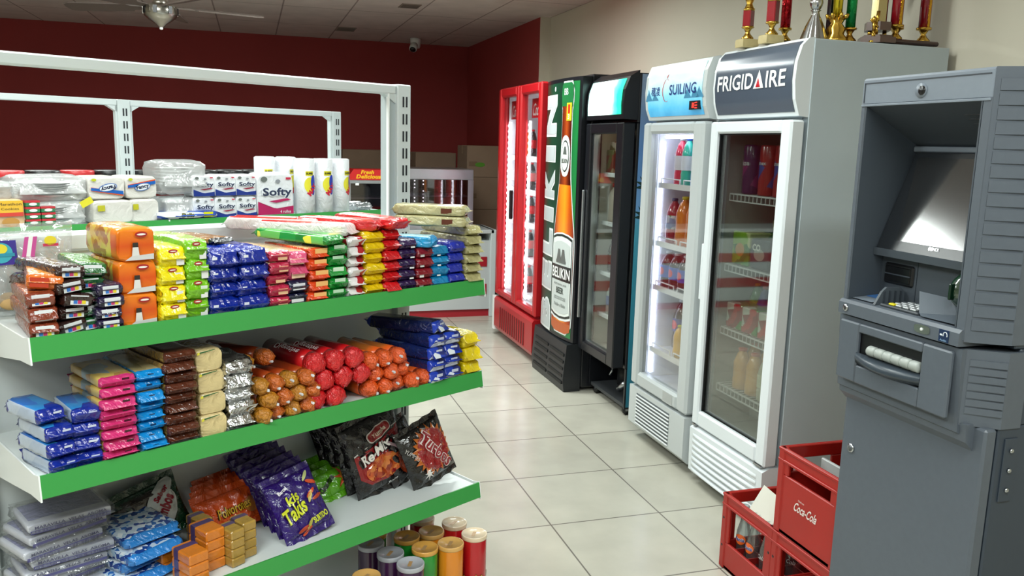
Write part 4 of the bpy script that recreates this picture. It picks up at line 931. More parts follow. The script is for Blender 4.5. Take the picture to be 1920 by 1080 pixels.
for i in range(4): go.get(gp(-.765+.0, .135, ZC+.001+i*.0225), (0, 0, GA+.15), 'small gold candy box, %s of the column behind' % nth(i, 4), 'small gold candy boxes')
def stand(o, u_, d_, z_, tilt, rl, yaw, label, cat, group=None):
    o.location = gp(u_, d_, z_); o.rotation_euler = (R(-tilt), R(rl), GA+yaw); return tag(o, label, cat, group)
def cdec(m, F):
    m.patch(rct(-.095, .045, .02, .125), wrap('#241c18'), F(.001)); 
    m.patch(ell(.02, .065, .058, .036, rot=.75, n=20), ink('#cfd2ce'), F(.002)); m.patch(ell(.03, .108, .050, .018, rot=.55), ink('#c4c8c6'), F(.0026))
    m.text('Combos', .030, ink('#8c1428'), F(.0036), bold=.05, rot=.78, at=(.022, .068), w=.085); m.text('Sabor', .014, ink('#8c1428'), F(.0036), bold=.05, rot=.55, at=(.032, .108), w=.05)
    for a, b in ((-.03, .045), (-.03, .085)): m.patch(ell(a, b, .014, .009), ink('#8a7a3a'), F(.0025))
    for a, b in ((-.075, .04), (-.075, .09), (-.05, .075), (-.055, .1)): m.patch(ell(a, b, .010, .003, n=8), ink('#d5d8d4'), F(.0025))
o = bag('snack_bag', .175, .15, .045, wrap('#0c3a22'), seed=3, decal=cdec, wrk=.004)
stand(o, -.825, .255, ZC+.012, 22, -10, .10, 'dark green snack bag with red script on a white cloud', 'snack')
def pdec(m, F): m.text('Polvorones', .026, ink('#3a2a10'), F(.002), bold=.06, rot=.05, at=(0.01, .055), w=.095); m.text('Polvorones', .025, ink('#d8a82a'), F(.003), bold=.015, rot=.05, at=(.01, .055), w=.092); m.patch(ell(.06, .05, .022, .020), ink('#b0682a'), F(.0014))
po = [tagged(bag('cookie_bag', .17, .115, .035, wrap('#d4501a'), seed=v, decal=pdec if v == 0 else None, wrk=.004), 'snack') for v in range(2)]
prp = [Proto(q) for q in po]
for i in range(4): prp[0 if i == 0 else 1].get(gp(-.665+.018*i, .200+.034*i, ZC+.004), (R(-24), R(-5), GA+.02), 'orange cookie bag, '+['front one with lettering', 'second from the front', 'third from the front', 'rearmost'][i], 'orange cookie bags')
po[0].location = gp(-.665, .200, ZC+.004)
def tdec(m, F):
    y_ = ink('#c9cf2a'); 
    m.text('Takis', .040, ink('#1a0a2a'), F(.0018), bold=.09, rot=.25, at=(-.026, .075), w=.072, shear=.2); m.text('Takis', .038, y_, F(.003), bold=.03, rot=.25, at=(-.026, .075), w=.068, shear=.2)
    m.text('kis', .025, y_, F(.003), bold=.03, rot=.25, at=(-.018, .108), w=.036, shear=.2); m.text('SURTIDO', .016, y_, F(.003), bold=.04, rot=.12, at=(.034, .036), w=.045)
    for (a, b, q, c) in ((.04, .145, .7, '#c9cf8a'), (.05, .125, -.5, '#c2441c'), (.035, .10, .5, '#c2441c'), (.05, .085, .2, '#a83a1c'), (.03, .092, .9, '#c9c06a'), (-.01, .018, .4, '#c2441c'), (.0, .03, .8, '#b8b04a'), (-.02, .026, .2, '#a83a1c')): m.patch(ell(a, b, .017, .0048, n=10, rot=q), ink(c), F(.0022))
    m.text('Barcel', .010, ink('#e6e2ea'), F(.003), bold=.04, rot=.25, at=(-.035, .135), w=.03)
tk = [tagged(bag('corn_roll_bag', .142, .178, .036, wrap('#2a1266', .2), seed=v+2, decal=tdec if v == 0 else None, wrk=.0045), 'snack') for v in range(2)]
prt = [Proto(q) for q in tk]
for i in range(6): prt[0 if i == 0 else 1].get(gp(-.535+.004*i+(.0 if i else 0), .045+.044*i, ZC+.004-.0*i), (R(-30), R(-9), GA+.06), 'purple snack bag with yellow print, '+['frontmost', 'second from the front', 'third from the front', 'fourth from the front', 'fifth from the front', 'rearmost'][i], 'purple snack bags')
def gdec(m, F):
    m.patch(star(.02, .05, .014, .042, 7, .2), ink('#b8441c'), F(.0016)); m.patch(ell(.02, .05, .016, .016), ink('#d8922a'), F(.0022)); m.text('Churritos', .018, ink('#101810'), F(.0026), bold=.05, rot=.5, at=(-.045, .05), w=.06)
gb = [tagged(bag('fried_snack_bag', .165, .10, .030, wrap('#5aa01c'), seed=v+6, decal=gdec if v == 0 else None, wrk=.004), 'snack') for v in range(2)]
prg = [Proto(q) for q in gb]
for i in range(4): prg[0 if i == 0 else 1].get(gp(-.335-.004*i, .195+.036*i, ZC+.004), (R(-38), R(-8), GA+.05), 'lime green snack bag, '+['front one with orange burst', 'second from the front', 'third from the front', 'rearmost'][i], 'lime green snack bags')
def rdec(m, F):
    m.patch([(-.088, .135), (-.03, .142), (.03, .155), (.088, .17), (.088, .06), (.06, .045), (0, .04), (-.06, .045), (-.088, .07)], wrap('#8c1418'), F(.001))
    m.patch([(-.088, .140), (.088, .175), (.088, .171), (-.088, .136)], ink('#c9c4c0'), F(.0018), 0)
    m.patch(ell(.01, .175, .046, .018, rot=.2, p=.7), ink('#d8cfc8'), F(.002)); m.patch(ell(.01, .175, .042, .015, rot=.2, p=.7), ink('#8c1418'), F(.0026)); m.text('Yumba', .015, ink('#d9c9b4'), F(.0034), bold=.03, rot=.2, at=(.01, .175), w=.055)
    m.text('Re-Mix', .032, ink('#2a0808'), F(.0022), bold=.07, rot=.22, at=(-.018, .128), w=.115, shear=.15); m.text('Re-Mix', .030, ink('#efe9e4'), F(.0034), bold=.03, rot=.22, at=(-.018, .128), w=.11, shear=.15)
    m.patch(ell(-.002, .075, .066, .036), mixpat('chips_print', ['#a8401c', '#c4582a', '#8a2a12', '#d0783a'], 90, bump=.3), F(.0018)); 
    m.text('Bocagua', .016, ink('#e3e3e3'), F(.003), bold=.03, rot=.1, at=(.03, .022), w=.06)
rm = [tagged(bag('chip_bag', .205, .235, .05, wrap('#141012', .2), seed=v+9, decal=rdec if v == 0 else None, wrk=.005), 'snack') for v in range(2)]
prr = [Proto(q) for q in rm]
for i in range(4): prr[0 if i == 0 else 1].get(gp(-.222-.004*i, .150+.046*i, ZC+.004), (R(-13), R(-11), GA+.08), 'black chip bag with red panel, '+['front one with lettering', 'second from the front', 'third from the front', 'rearmost'][i], 'black chip bags with red panel')
def udec(m, F):
    m.patch(star(.012, .105, .058, .075, 22), ink('#b8601c'), F(.0014)); m.patch(ell(.012, .105, .056, .062), wrap('#8a1418'), F(.002))
    m.text('Turbos', .042, ink('#e9dcd8'), F(.003), bold=.07, rot=-1.05, at=(.02, .10), w=.14); m.text('Turbos', .038, ink('#8c1420'), F(.0042), bold=.02, rot=-1.05, at=(.02, .10), w=.132)
    m.patch(star(-.03, .045, .006, .02, 7), ink('#d8d4d0'), F(.0025)); m.text('YUMMIES', .012, ink('#c9c4c0'), F(.0025), rot=-1.0, at=(-.06, .12), w=.05)
o = bag('chip_bag', .165, .195, .050, wrap('#15110f', .18), seed=21, decal=udec, wrk=.005)
stand(o, -.085, .095, ZC+.006, 12, -16, .02, 'black chip bag with red burst, at the shelf end', 'snack')
o = bag('chip_bag', .15, .19, .05, wrap('#161113', .2), seed=25, wrk=.006, decal=lambda m, F: (m.patch(ell(.0, .08, .045, .05), wrap('#9a3a1c'), F(.0016)), m.patch([(-.05, .16), (-.04, .16), (.05, .02), (.04, .02)], ink('#c9a8b0'), F(.0024))))
stand(o, -.128, .165, ZC+.006, 12, -18, .3, 'black chip bag squeezed between the red panel and red burst bags', 'snack')

# ---- crisp cans on the base deck
def can_proto(body, lidc, word='Pringles', wc='#e9c62a'):
    r = .0365; m = M(); bm_ = mat('can_'+body.strip('#'), body, rough=.25, coat=.5)
    m.lathe([(r-.001, 0), (r, .003), (r, .225), (r-.001, .228)], bm_, 28); m.lathe([(r+.0006, 0), (r+.0006, .006)], steel, 28)
    S = lambda e: (lambda a, b: ((r+e)*math.sin(a/r), -(r+e)*math.cos(a/r), b))
    for a0 in (-.04, .055):
        m.text(word, .030, ink('#1c1410'), S(.0012), bold=.06, rot=.18, at=(a0, .105), w=.062); m.text(word, .028, ink(wc), S(.0022), bold=.02, rot=.18, at=(a0, .105), w=.058)
        m.patch(ell(a0, .055, .024, .02), mixpat('crisp_print', ['#d8a84a', '#c98a2a', '#e0c070'], 60, bump=0), S(.001))
    o = tagged(m.build('crisp_can'), 'can'); 
    lm_ = mat('lid_'+lidc.strip('#'), lidc, rough=.25, alpha=1, coat=.4)
    m = M().lathe([(.0375, .222), (.0382, .224), (.0382, .233), (.0375, .235), (.035, .235), (.034, .2325), (.0005, .2325)], lm_, 28); 
    m.box(-.016, .012, -.004, .006, .2326, .2330, ink('#b08a5a'), T=Matrix.Rotation(.3, 4, 'Z'))
    m.build('lid', o); return Proto(o)
RED, ORA, GRN, PUR = can_proto('#b0121c', '#e0cdb0'), can_proto('#d8821c', '#d8a860', 'Pringles', '#8c1420'), can_proto('#1f8a2c', '#d8a04a'), can_proto('#3a1a40', '#aeb0b8', 'Pringles', '#c9a24a')
def cans(P, lst, cn):
    for i, (u_, d_, ya, lb) in enumerate(lst):
        P.get(gp(u_, d_, ZD+.001), (0, 0, GA+ya), cn+' crisp can '+lb, cn+' crisp cans')
cans(RED, ((-.013, .006, .3, 'at the shelf corner nearest the aisle'), (-.008, .100, 0, 'behind the front red can'), (-.06, .19, .2, 'at the back by the upright')), 'red')
cans(ORA, ((-.104, .008, .25, 'in the front row, left of the red can'), (-.097, .102, .1, 'in the second row, right of the green can'), (-.39, .02, 0, 'standing alone left of the purple cans')), 'orange')
cans(GRN, ((-.175, .038, .25, 'in the front row beside the orange can'), (-.171, .125, .1, 'in the second row behind the front green can'), (-.225, .21, 0, 'at the back behind the purple cans')), 'green')
cans(PUR, ((-.262, -.006, .4, 'with grey lid, frontmost'), (-.266, .078, .2, 'with grey lid, second from the front'), (-.272, .162, .1, 'with grey lid, rearmost')), 'dark purple')

# ------------------------------------------------------------------ rear gondola with tissue and napkins
P2 = Vector((0.38697, 4.25507, 0)); GB = R(30.22); GM2 = Matrix.Translation(P2) @ Matrix.Rotation(GB, 4, 'Z')
def hp(u, d, z): return GM2 @ Vector((u, d, z))
g2 = thing('gondola_shelf', 'rear white gondola frame with tissue rolls and napkins, behind the snack gondola', 'shelf unit', P2, GB, 'white gondola shelf units')
for x in (0, -1.037, -2.074): upright('upright', g2, x, 1.70, y0=0)
for x0, x1 in ((-.987, 0), (-2.024, -1.037)):
    M().box(x0, x1, .005, .035, 1.675, 1.70, wpost, .003).prism([(x0, 1.675), (x0+.04, 1.675), (x0, 1.65)], .008, .032, wpost, 'y').prism([(x1, 1.675), (x1-.04, 1.675), (x1, 1.65)], .008, .032, wpost, 'y').build('top_rail', g2)
    M().box(x0, x1, .02, .04, .16, 1.30, sh_m).build('back_panel', g2)
    M().box(x0+.0, x0+.008, .008, .03, 1.30, 1.675, wpost).build('frame_liner', g2); M().box(x1-.008, x1, .008, .03, 1.30, 1.675, wpost).build('frame_liner', g2)
ZG = 1.232
for z in (ZG, .90, .55, .2):
    shelf(z, g2, y0=-.333, x0=-1.0, x1=.05, y1=0); shelf(z, g2, y0=-.333, x0=-2.05, x1=-1.0, y1=0)
    M().box(-2.05, .05, .06, .38, z-.02, z, sh_m).build('rear_shelf', g2)
# softy packs
tp = mat('tissue_wrap', '#e3e6ea', rough=.3, coat=.4, bump=.5, bscale=26)
def softdec(bot, big=False):
    def f(m, F, w, h):
        G_ = lambda e: (lambda a, b: (F(a, b)[0], F(a, b)[1]-e, F(a, b)[2]))
        m.patch([(-.49*w, .03*h), (.49*w, .03*h), (.49*w, .22*h), (.1*w, .16*h), (-.2*w, .2*h), (-.49*w, .34*h)], ink(bot), F)
        m.text('Softy', .26*h, ink('#e9edf2'), G_(.0004), bold=.10, at=(.04*w, .53*h), w=.86*w); m.text('Softy', .24*h, ink('#2a3350'), G_(.001), bold=.03, at=(.04*w, .53*h), w=.80*w)
        m.patch([(-.2*w, .34*h), (.3*w, .40*h), (.42*w, .36*h), (0, .30*h)], ink('#8c1c3a' if not big else '#b01c5a'), G_(.0005)); m.patch(ell(-.32*w, .85*h, .09*w, .06*h), ink('#6a716e'), G_(.0005)); m.patch(ell(.06*w, .80*h, .07*w, .045*h, n=10), ink('#8a8f96'), G_(.0005)); m.patch(rct(.28*w, .42*w, .84*h, .89*h), ink('#c22e4a'), G_(.0005), 0)
        if big: m.text('4 rollos', .07*h, ink('#e9edf2'), G_(.001), at=(.26*w, .09*h), w=.3*w)
    return f
k = Kind('toilet_paper_pack', 'toilet paper', 2, w=.092, h=.088, l=.10, main=tp, top=tp, side=tp, endm=tp, decal=softdec('#1c3484'), fin=0, wr=.001, puff=.02, key='s')
for r_ in (0, 1):
    for i in range(3): k.put(i, hp(-.838+i*.0935, -.30, ZG+.001+r_*.0895), (0, 0, GB+rnd.uniform(-.03, .03)), 'white and blue toilet paper pack, %s in the %s row' % (left(i, 3) if i != 1 else 'middle', 'upper' if r_ else 'lower'), 'blue toilet paper packs')
o = pack(.176, .184, .10, tp, tp, 0, 5, tp, softdec('#b01c5a', True), .02, .001, 'toilet_paper_pack', tp)
o.location = hp(-.512, -.30, ZG+.001); o.rotation_euler = (0, 0, GB); tag(o, 'large white and pink toilet paper pack left of the kitchen towels', 'toilet paper')
def towel():
    r = .046; m = M(); m.lathe([(r*.8, 0), (r, .004), (r, .241), (r*.85, .245), (.3*r, .246)], tp, 24)
    S = lambda e: (lambda a, b: ((r+e)*math.sin(a/r), -(r+e)*math.cos(a/r), b))
    m.patch(rct(-.026, .012, .17, .19), ink('#d8cf1c'), S(.001), 0); m.text('SUPER', .009, ink('#1a1a1a'), S(.0018), bold=.04, at=(-.007, .18), w=.032)
    m.patch(ell(-.006, .13, .026, .034), ink('#e0d83a'), S(.0008)); m.patch(ell(.012, .14, .014, .034), ink('#2a3fae'), S(.0014))
    m.text('MAX', .024, ink('#c8203a'), S(.0022), bold=.06, rot=.9, at=(.006, .11), w=.06); m.patch(ell(.012, .105, .010, .02), ink('#2a3fae'), S(.0012))
    return Proto(tagged(m.build('kitchen_towel_roll'), 'kitchen towel'))
tw = towel()
for i, (u_, d_, ya, lb) in enumerate(((-.355, -.28, .1, 'leftmost in the front row'), (-.258, -.28, .1, 'middle in the front row'), (-.16, -.27, .5, 'rightmost, nearest the upright'), (-.47, -.145, 0, 'standing behind the pink tissue pack'), (-.37, -.155, .4, 'in the back row, standing higher'))):
    tw.get(hp(u_, d_, ZG+.001+(.004 if i > 2 else 0)), (0, 0, GB+ya), 'white kitchen towel roll with colourful print, '+lb, 'white kitchen towel rolls')
# napkins
def fandec(flip):
    def f(m, F, w, h):
        G_ = lambda e: (lambda a, b: (F(a, b)[0], F(a, b)[1]-e, F(a, b)[2])); s_ = -1 if flip else 1
        m.patch([(-.45*w, (.5-s_*.04)*h), (.45*w, (.5+s_*.20)*h), (.45*w, (.5+s_*.36)*h), (-.45*w, (.5+s_*.12)*h)], ink('#d8541c'), F); m.patch([(-.45*w, (.5-s_*.02)*h), (.45*w, (.5+s_*.14)*h), (.45*w, (.5+s_*.30)*h), (-.45*w, (.5+s_*.1)*h)], ink('#1c5cae'), G_(.0005))
        m.patch(ell(.02*w, .52*h, .26*w, .17*h, rot=.2), ink('#1c5cae'), G_(.001)); m.patch(ell(.02*w, .52*h, .24*w, .14*h, rot=.2), ink('#dfe4ea'), G_(.0015)); m.text('Fancy', .22*h, ink('#1a2040'), G_(.0022), bold=.04, rot=.2+(PI if flip else 0), at=(.02*w, .52*h), w=.42*w)
        m.patch(ell(-.36*w, .86*h, .07*w, .06*h), ink('#b8c22a'), G_(.0006))
    return f
np_ = mat('napkin_wrap', '#d6d3cd', rough=.35, coat=.35, bump=.4, bscale=30)
for (u_, z_, w_, h_, de, nm, dd_) in ((-1.215, ZG+.09, .13, .084, fandec(True), 'napkin pack with upside-down blue logo, upper left of four', -.30), (-1.085, ZG+.09, .118, .084, fandec(False), 'napkin pack with upright blue logo, upper right of four', -.295), (-1.20, ZG+.001, .145, .086, None, 'plain grey white napkin pack, lower left of four', -.31), (-1.080, ZG+.001, .112, .086, None, 'plain grey white napkin pack, lower right of four', -.30)):
    o = pack(w_, h_, .15, np_, np_, 0, int(-u_*100), np_, de, .02, .001, 'napkin_pack', np_); o.location = hp(u_, dd_, z_+.001); o.rotation_euler = (0, 0, GB+.03); tag(o, nm, 'napkins', 'white napkin packs')
    if de is None: M().box(-w_*.4, -w_*.22, -.003, -.0015, h_*.55, h_*.8, ink('#b8b42a')).build('price_sticker', o)
# clear bags with foam plates and cups
foam = mat('foam_white', '#e3e5e4', rough=.5)
def blob(w, h, l, seed, name): return pack(w, h, l, cf2, cf2, .02, seed, cf2, None, .12, .004, name, cf2)
def plates(u_, z_, w_, h_, lb, n=7, lying=False):
    o = blob(w_, h_, .16, int(abs(u_)*50), 'foam_plate_bag'); o.location = hp(u_, -.29, z_); o.rotation_euler = (0, 0, GB); tag(o, lb, 'bag')
    m = M()
    for i in range(n): m.lathe([(.001, .0), (w_*.3, .0), (w_*.40, .010), (w_*.41, .010)], foam, 20, T=Matrix.Translation((0, .075, .012+i*(h_-.035)/n)), caps=False)
    q = m.build('foam_plates', o); return o
plates(-.915, ZG+.105, .19, .125, 'rounded clear bag of white foam bowls beside the blue tissue packs')
plates(-.905, ZG+.002, .18, .085, 'clear bag of white foam plates under the bag of bowls')
o = pack(.235, .028, .10, mixpat('blue_white_pack', ['#1c3f9c', '#e3e7ec', '#1c4fae', '#e9ecef'], 16), None, .008, 8, None, lambda m, F, w, h: (m.patch(ell(.0, h*.5, .07, h*.42), ink('#e9ecef'), F), m.patch(rct(.055, .095, h*.15, h*.85), ink('#d8d81c'), lambda a, b: (F(a, b)[0], F(a, b)[1]-.001, F(a, b)[2]), 0), m.text('Delis', .018, ink('#6a6a1a'), lambda a, b: (F(a, b)[0], F(a, b)[1]-.002, F(a, b)[2]), bold=.04, at=(-.01, h*.5), w=.05)), 0, .001, 'wipes_pack')
o.location = hp(-.915, -.331, ZG+.009); o.rotation_euler = (0, 0, GB); tag(o, 'flat blue and white pack with yellow square in front of the foam plates', 'wipes')
plates(-1.40, ZG+.09, .24, .085, 'puffy clear bag of foam plates, upper of two at left', 6)
plates(-1.405, ZG+.002, .23, .088, 'puffy clear bag of foam plates, lower of two at left', 6)
plates(-1.60, ZG+.10, .15, .06, 'half cut-off clear bag above the cookie box at the picture edge', 4)
tgm = M().box(-.022, .022, -.002, 0, -.012, .012, ink('#d8cf2a'), T=Matrix.Rotation(-.5, 4, 'Y')).build('price_tag'); tgm.location = hp(-1.30, -.325, ZG+.085); tgm.rotation_euler = (0, 0, GB); tag(tgm, 'bent yellow price tag on the clear foam plate bag', 'tag')
def ckdec(m, F, w, h):
    G_ = lambda e: (lambda a, b: (F(a, b)[0], F(a, b)[1]-e, F(a, b)[2]))
    m.patch(rct(-.45*w, .45*w, .55*h, .95*h), ink('#dfae2a'), F, 0); m.text('Marathon', .09*h, ink('#2a2018'), G_(.001), at=(0, .84*h), w=.8*w); m.text('Cookies', .08*h, ink('#2a2018'), G_(.001), at=(0, .68*h), w=.6*w); m.patch(rct(-.45*w, .45*w, .42*h, .55*h), ink('#c8382a'), G_(.0005), 0); m.patch(ell(.0, .22*h, .3*w, .16*h), ink('#b8843a'), F)
o = pack(.09, .10, .13, wrap('#d8b48a', .3, .2), None, 0, 2, None, ckdec, 0, .0004, 'cookie_box'); o.location = hp(-1.545, -.315, ZG+.002); o.rotation_euler = (0, 0, GB); tag(o, 'yellow and tan cookie box at the left picture edge', 'box')
m = M().box(-.0225, .0225, 0, .05, 0, .021, wrap('#1f7a4a', .3, .2), .002).box(-.0228, .0228, -.0004, .0504, .014, .0212, ink('#b8202e')).patch(ell(0, .009, .013, .005), ink('#dfe4e0'), FRONT(-.001))
cb = Proto(tagged(m.build('mint_candy_box'), 'candy'))
for c_, n_ in ((0, 4), (1, 3)):
    for i in range(n_): cb.get(hp(-1.476+c_*.048, -.325, ZG+.0105+i*.0215), (0, 0, GB), 'tiny red and green candy box, %s of the %s column' % (nth(i, n_), 'right' if c_ else 'left'), 'tiny red and green candy boxes')
gbg = pack(.10, .035, .12, clear('grey_film', tint='#c9cfd2', refl=.2, rough=.15, haze=.35, hcol='#b4bcc0', bump=.6), None, .016, 9, None, None, 0, .006, 'plastic_bag'); gbg.location = hp(-.03, -.28, ZG+.002); gbg.rotation_euler = (0, 0, GB); tag(gbg, 'crumpled grey see-through plastic bag right of the kitchen towels', 'bag')
# canisters on the far side of the rear gondola
def canister(c):
    m = M().lathe([(.05, 0), (.055, .01), (.055, .15), (.05, .155)], mat('canister_body', '#c9ccc8', rough=.4), 18)
    o = tagged(m.build('plastic_canister'), 'canister'); M().lathe([(.062, .152), (.064, .155), (.064, .177), (.06, .18)], paint(c, .35), 30, rf=lambda a, h: 1+.02*math.sin(15*a)).build('lid', o); return Proto(o)
cr, ck = canister('#c0282c'), canister('#17181a')
seq = [('r', -1.42), ('k', -1.29), ('r', -1.16), ('k', -1.03), ('k', -.90), ('k', -.62), ('k', -.49), ('k', -.36)]
cn = {'r': 0, 'k': 0}
for i, (c_, u_) in enumerate(seq):
    P = cr if c_ == 'r' else ck; nn = cn[c_]; cn[c_] += 1
    P.get(hp(u_, .13, ZG+.001), (0, 0, GB), ('red' if c_ == 'r' else 'black')+'-lidded canister on the far side of the rear gondola, '+(left(nn, 2) if c_ == 'r' else left(nn, 6))+' of '+('two' if c_ == 'r' else 'six'), 'lidded canisters')

# ------------------------------------------------------------------ striped counter at the back, warmers and cartons
ct = thing('service_counter', 'long white counter with red stripes in front of the red back wall', 'counter', (-3.2, 7.2, 0))
CL = 5.25; cw = paint('#b9bfc0', .3, 'counter_white'); cr_m = paint('#9c1f2a', .35, 'counter_red')
M().box(0, CL, .02, .5, .07, .70, cw).build('body', ct)
for z0, z1 in ((.209, .303), (.465, .553)): M().box(0, CL-.03, .012, .02, z0, z1, cr_m).build('red_stripe', ct)
M().box(0, CL, .04, .48, 0, .07, cr_m).build('kick_plate', ct)
M().box(0, CL+.03, 0, .52, .765, .80, cw, .004).build('counter_top', ct)
m = M()
for i in range(9): m.box(.1+i*.62, .13+i*.62, .1, .4, .70, .765, black_m)
m.build('spacers', ct)
M().box(CL, CL+.05, 0, .5, 0, .80, wpost, .004).build('end_post', ct)
# glass food warmer
fw_ = thing('food_warmer', 'wide aluminium and glass display warmer on the counter behind the gondola', 'food warmer', (1.22, 7.25, .80))
W_ = .67; m = M()
m.box(0, W_, 0, .42, 0, .05, al, .004).box(0, W_, 0, .42, .44, .536, al, .006)
m.box(0, .03, 0, .03, .05, .44, al).box(W_-.05, W_, 0, .03, .05, .44, al).box(0, .03, .39, .42, .05, .44, al).box(W_-.05, W_, .39, .42, .05, .44, al)
m.build('frame', fw_)
for z in (.16, .29): M().box(.03, W_-.05, .01, .40, z, z+.012, al).build('shelf', fw_)
M().box(.03, W_-.05, .005, .009, .05, .44, clear('warmer_glass', tint='#d4ccd0', refl=.12)).build('front_glass', fw_)
dots = M(); bd = mat('bead_lights', '#f2f4ff', emit=6)
for cx_ in (.06, .14, .19, .27):
    for i in range(12):
        if (i*7+int(cx_*100)) % 5: dots.box(cx_, cx_+.009, .30, .309, .07+i*.031, .079+i*.031, bd)
q = dots.build('bead_light_string', fw_); q['kind'] = 'stuff'; tag(q, 'rows of tiny white bead lights')
fd = thing('food_warmer', 'small warmer cabinet with red sloping top reading Fresh Delicious', 'food warmer', (.78, 7.22, .80))
m = M(); m.box(0, .35, 0, .35, 0, .14, al, .004).box(0, .02, 0, .02, .14, .42, al).box(.33, .35, 0, .02, .14, .42, al).box(0, .02, .33, .35, .14, .42, al).box(.33, .35, .33, .35, .14, .42, al).box(0, .35, .33, .335, .14, .42, paint('#2a2626', .4))
m.build('frame', fd); M().box(.02, .33, .01, .33, .27, .28, al).build('shelf', fd); M().box(.02, .33, .01, .33, .14, .155, steel).build('tray', fd)
M().box(-.002, .352, -.006, .35, .40, .43, al, .004).box(.06, .09, -.008, -.002, .385, .405, white_m).box(.29, .33, -.008, -.002, .385, .405, white_m).build('top_frame', fd)
rr = paint('#c0201f', .3); m = M().prism([(-.015, .43), (.365, .43), (.31, .52), (.045, .52)], 0, .30, rr, 'y')
q = m.build('sign_canopy', fd); m = M(); yk = ink('#e8b01c')
m.text('Fresh', .034, yk, FRONT(-.002), bold=.05, shear=.25, at=(.165, .498), w=.11); m.text('Delicious', .036, yk, FRONT(-.002), bold=.05, shear=.25, at=(.175, .460), w=.21); m.build('lettering', q)
M().box(.02, .33, .003, .006, .155, .40, clear('warmer_glass')).build('front_glass', fd)
kraft = mat('cardboard', '#6f5a48', rough=.8, var=.06, vscale=5); tape = paint('#7d6c52', .4)
def carton(x, y, z, w, d, h, lb, rz=0, gm_=False):
    m = M().box(-w/2, w/2, 0, d, 0, h, kraft, .004).box(-w/2-.0008, w/2+.0008, d*.45, d*.55, h-.08, h+.0012, tape).box(-w/2+.02, -w/2+.10, -.001, 0, h*.35, h*.5, paint('#5a4632', .8)).box(w/2-.1, w/2-.06, -.001, 0, h*.35, h*.5, paint('#5a4632', .8))
    if gm_: m.patch(ell(-w*.22, h*.4, .05, .022), ink('#4a7a2a'), FRONT(-.0018))
    o = m.build('cardboard_box', None, (x, y, z), (0, 0, rz)); tag(o, lb, 'box', 'cardboard boxes at the back')
zz = 0
for i, h_ in enumerate((.31, .31, .31, .31, .30)):
    carton(2.20, 7.82, zz, .46, .40, h_, 'brown cardboard box beside the red cooler, '+(nth(i, 5) if i < 4 else 'topmost with green mark')+' of its stack', 0, i == 4); zz += h_+.001
zz = 0
for i, h_ in enumerate((.37, .37, .37, .35)):
    carton(1.78, 8.35, zz, .42, .38, h_, 'dim cardboard box of the left back stack, %s' % nth(i, 4), .05); zz += h_+.001
carton(1.10, 8.6, 0, .5, .4, .75, 'dim tall cardboard box behind the small warmer, lower one', .1); carton(1.10, 8.6, .751, .46, .38, .72, 'dim cardboard box behind the small warmer, upper one', .15)

# ------------------------------------------------------------------ cash machine
atm = thing('cash_machine', 'grey free-standing cash machine with dark screen and keypad at the right edge', 'cash machine', (1.60, 1.948, 0), -PI/2)
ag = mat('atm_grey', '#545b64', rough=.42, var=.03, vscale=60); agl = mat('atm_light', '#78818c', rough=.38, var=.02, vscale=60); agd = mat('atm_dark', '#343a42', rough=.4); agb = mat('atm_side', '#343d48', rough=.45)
AW = .435
m = M()
m.box(.0, AW+.052, .085, .70, .02, .93, agb, .004).box(.0, AW+.052, .12, .70, .93, 1.12, agb, .004).box(.0, AW+.052, .26, .70, 1.12, 1.75, agb, .006).box(AW+.01, AW+.052, .10, .26, 1.12, 1.75, agb, .003).box(0, .02, .14, .26, 1.12, 1.75, agb, .003).box(.02, AW+.01, .10, .26, 1.71, 1.75, agb, .003); m.box(.03, AW, .1, .66, 0, .02, black_m); m.build('body', atm)
m = M().box(.0, AW+.052, .045, .082, .03, .925, ag, .006); sd_ = m.build('safe_door', atm)
m = M().cyl((.045, .046, .72), (.045, .041, .72), .013, steel, seg=20).cyl((.045, .0415, .72), (.045, .039, .72), .009, paint('#55595c', .4), seg=16).box(.0435, .0465, .0375, .039, .714, .726, steel); m.build('lock', sd_)
def chamfer(m, y0, y1, z0, z1, n, ribs=True):
    """angled corner strip between the front (y0) and the side, with raised horizontal ribs"""
    x0, x1 = AW-.005, AW+.055; ya, yb = y0, y1
    m.prism([(x0+.004, ya+.0005), (x1, yb), (x1, yb+.06), (x0+.004, yb+.06)], z0, z1, ag, 'z')
    if ribs:
        for i in range(n):
            a = z0+.03+(z1-z0-.05)*i/n; b = a+(z1-z0-.05)/n*.80
            dx, dy = x1-x0, yb-ya; px = lambda t, e: (x0+dx*t+e*dy*.9, ya+dy*t-e*dx*.9)
            q = [px(.14, -.001), px(.98, -.001), px(.98, .05), px(.14, .05)]
            m.prism(q, a, b, ag, 'z')
# upper fascia: frame round the recess
m = M()
m.box(0, AW, 0, .10, 1.692, 1.765, agl, .006)                       # header
m.box(.0, .024, .0, .14, 1.13, 1.70, ag, .006).box(AW-.03, AW, 0, .14, 1.13, 1.70, ag, .004)
m.box(.012, AW-.012, -.0015, .002, 1.750, 1.7525, agd).box(.012, .0145, -.0015, .002, 1.70, 1.7525, agd).box(.006, AW-.006, -.003, .003, 1.690, 1.696, agl, .001)
chamfer(m, .0, .085, 1.13, 1.765, 18)
fa = m.build('upper_fascia', atm)
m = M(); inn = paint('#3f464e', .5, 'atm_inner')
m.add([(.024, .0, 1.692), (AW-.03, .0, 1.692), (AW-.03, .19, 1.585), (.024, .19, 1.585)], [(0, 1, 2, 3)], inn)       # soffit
m.box(.020, .026, .0, .21, 1.16, 1.69, inn).box(AW-.032, AW-.028, .0, .21, 1.16, 1.69, inn)          # cheeks
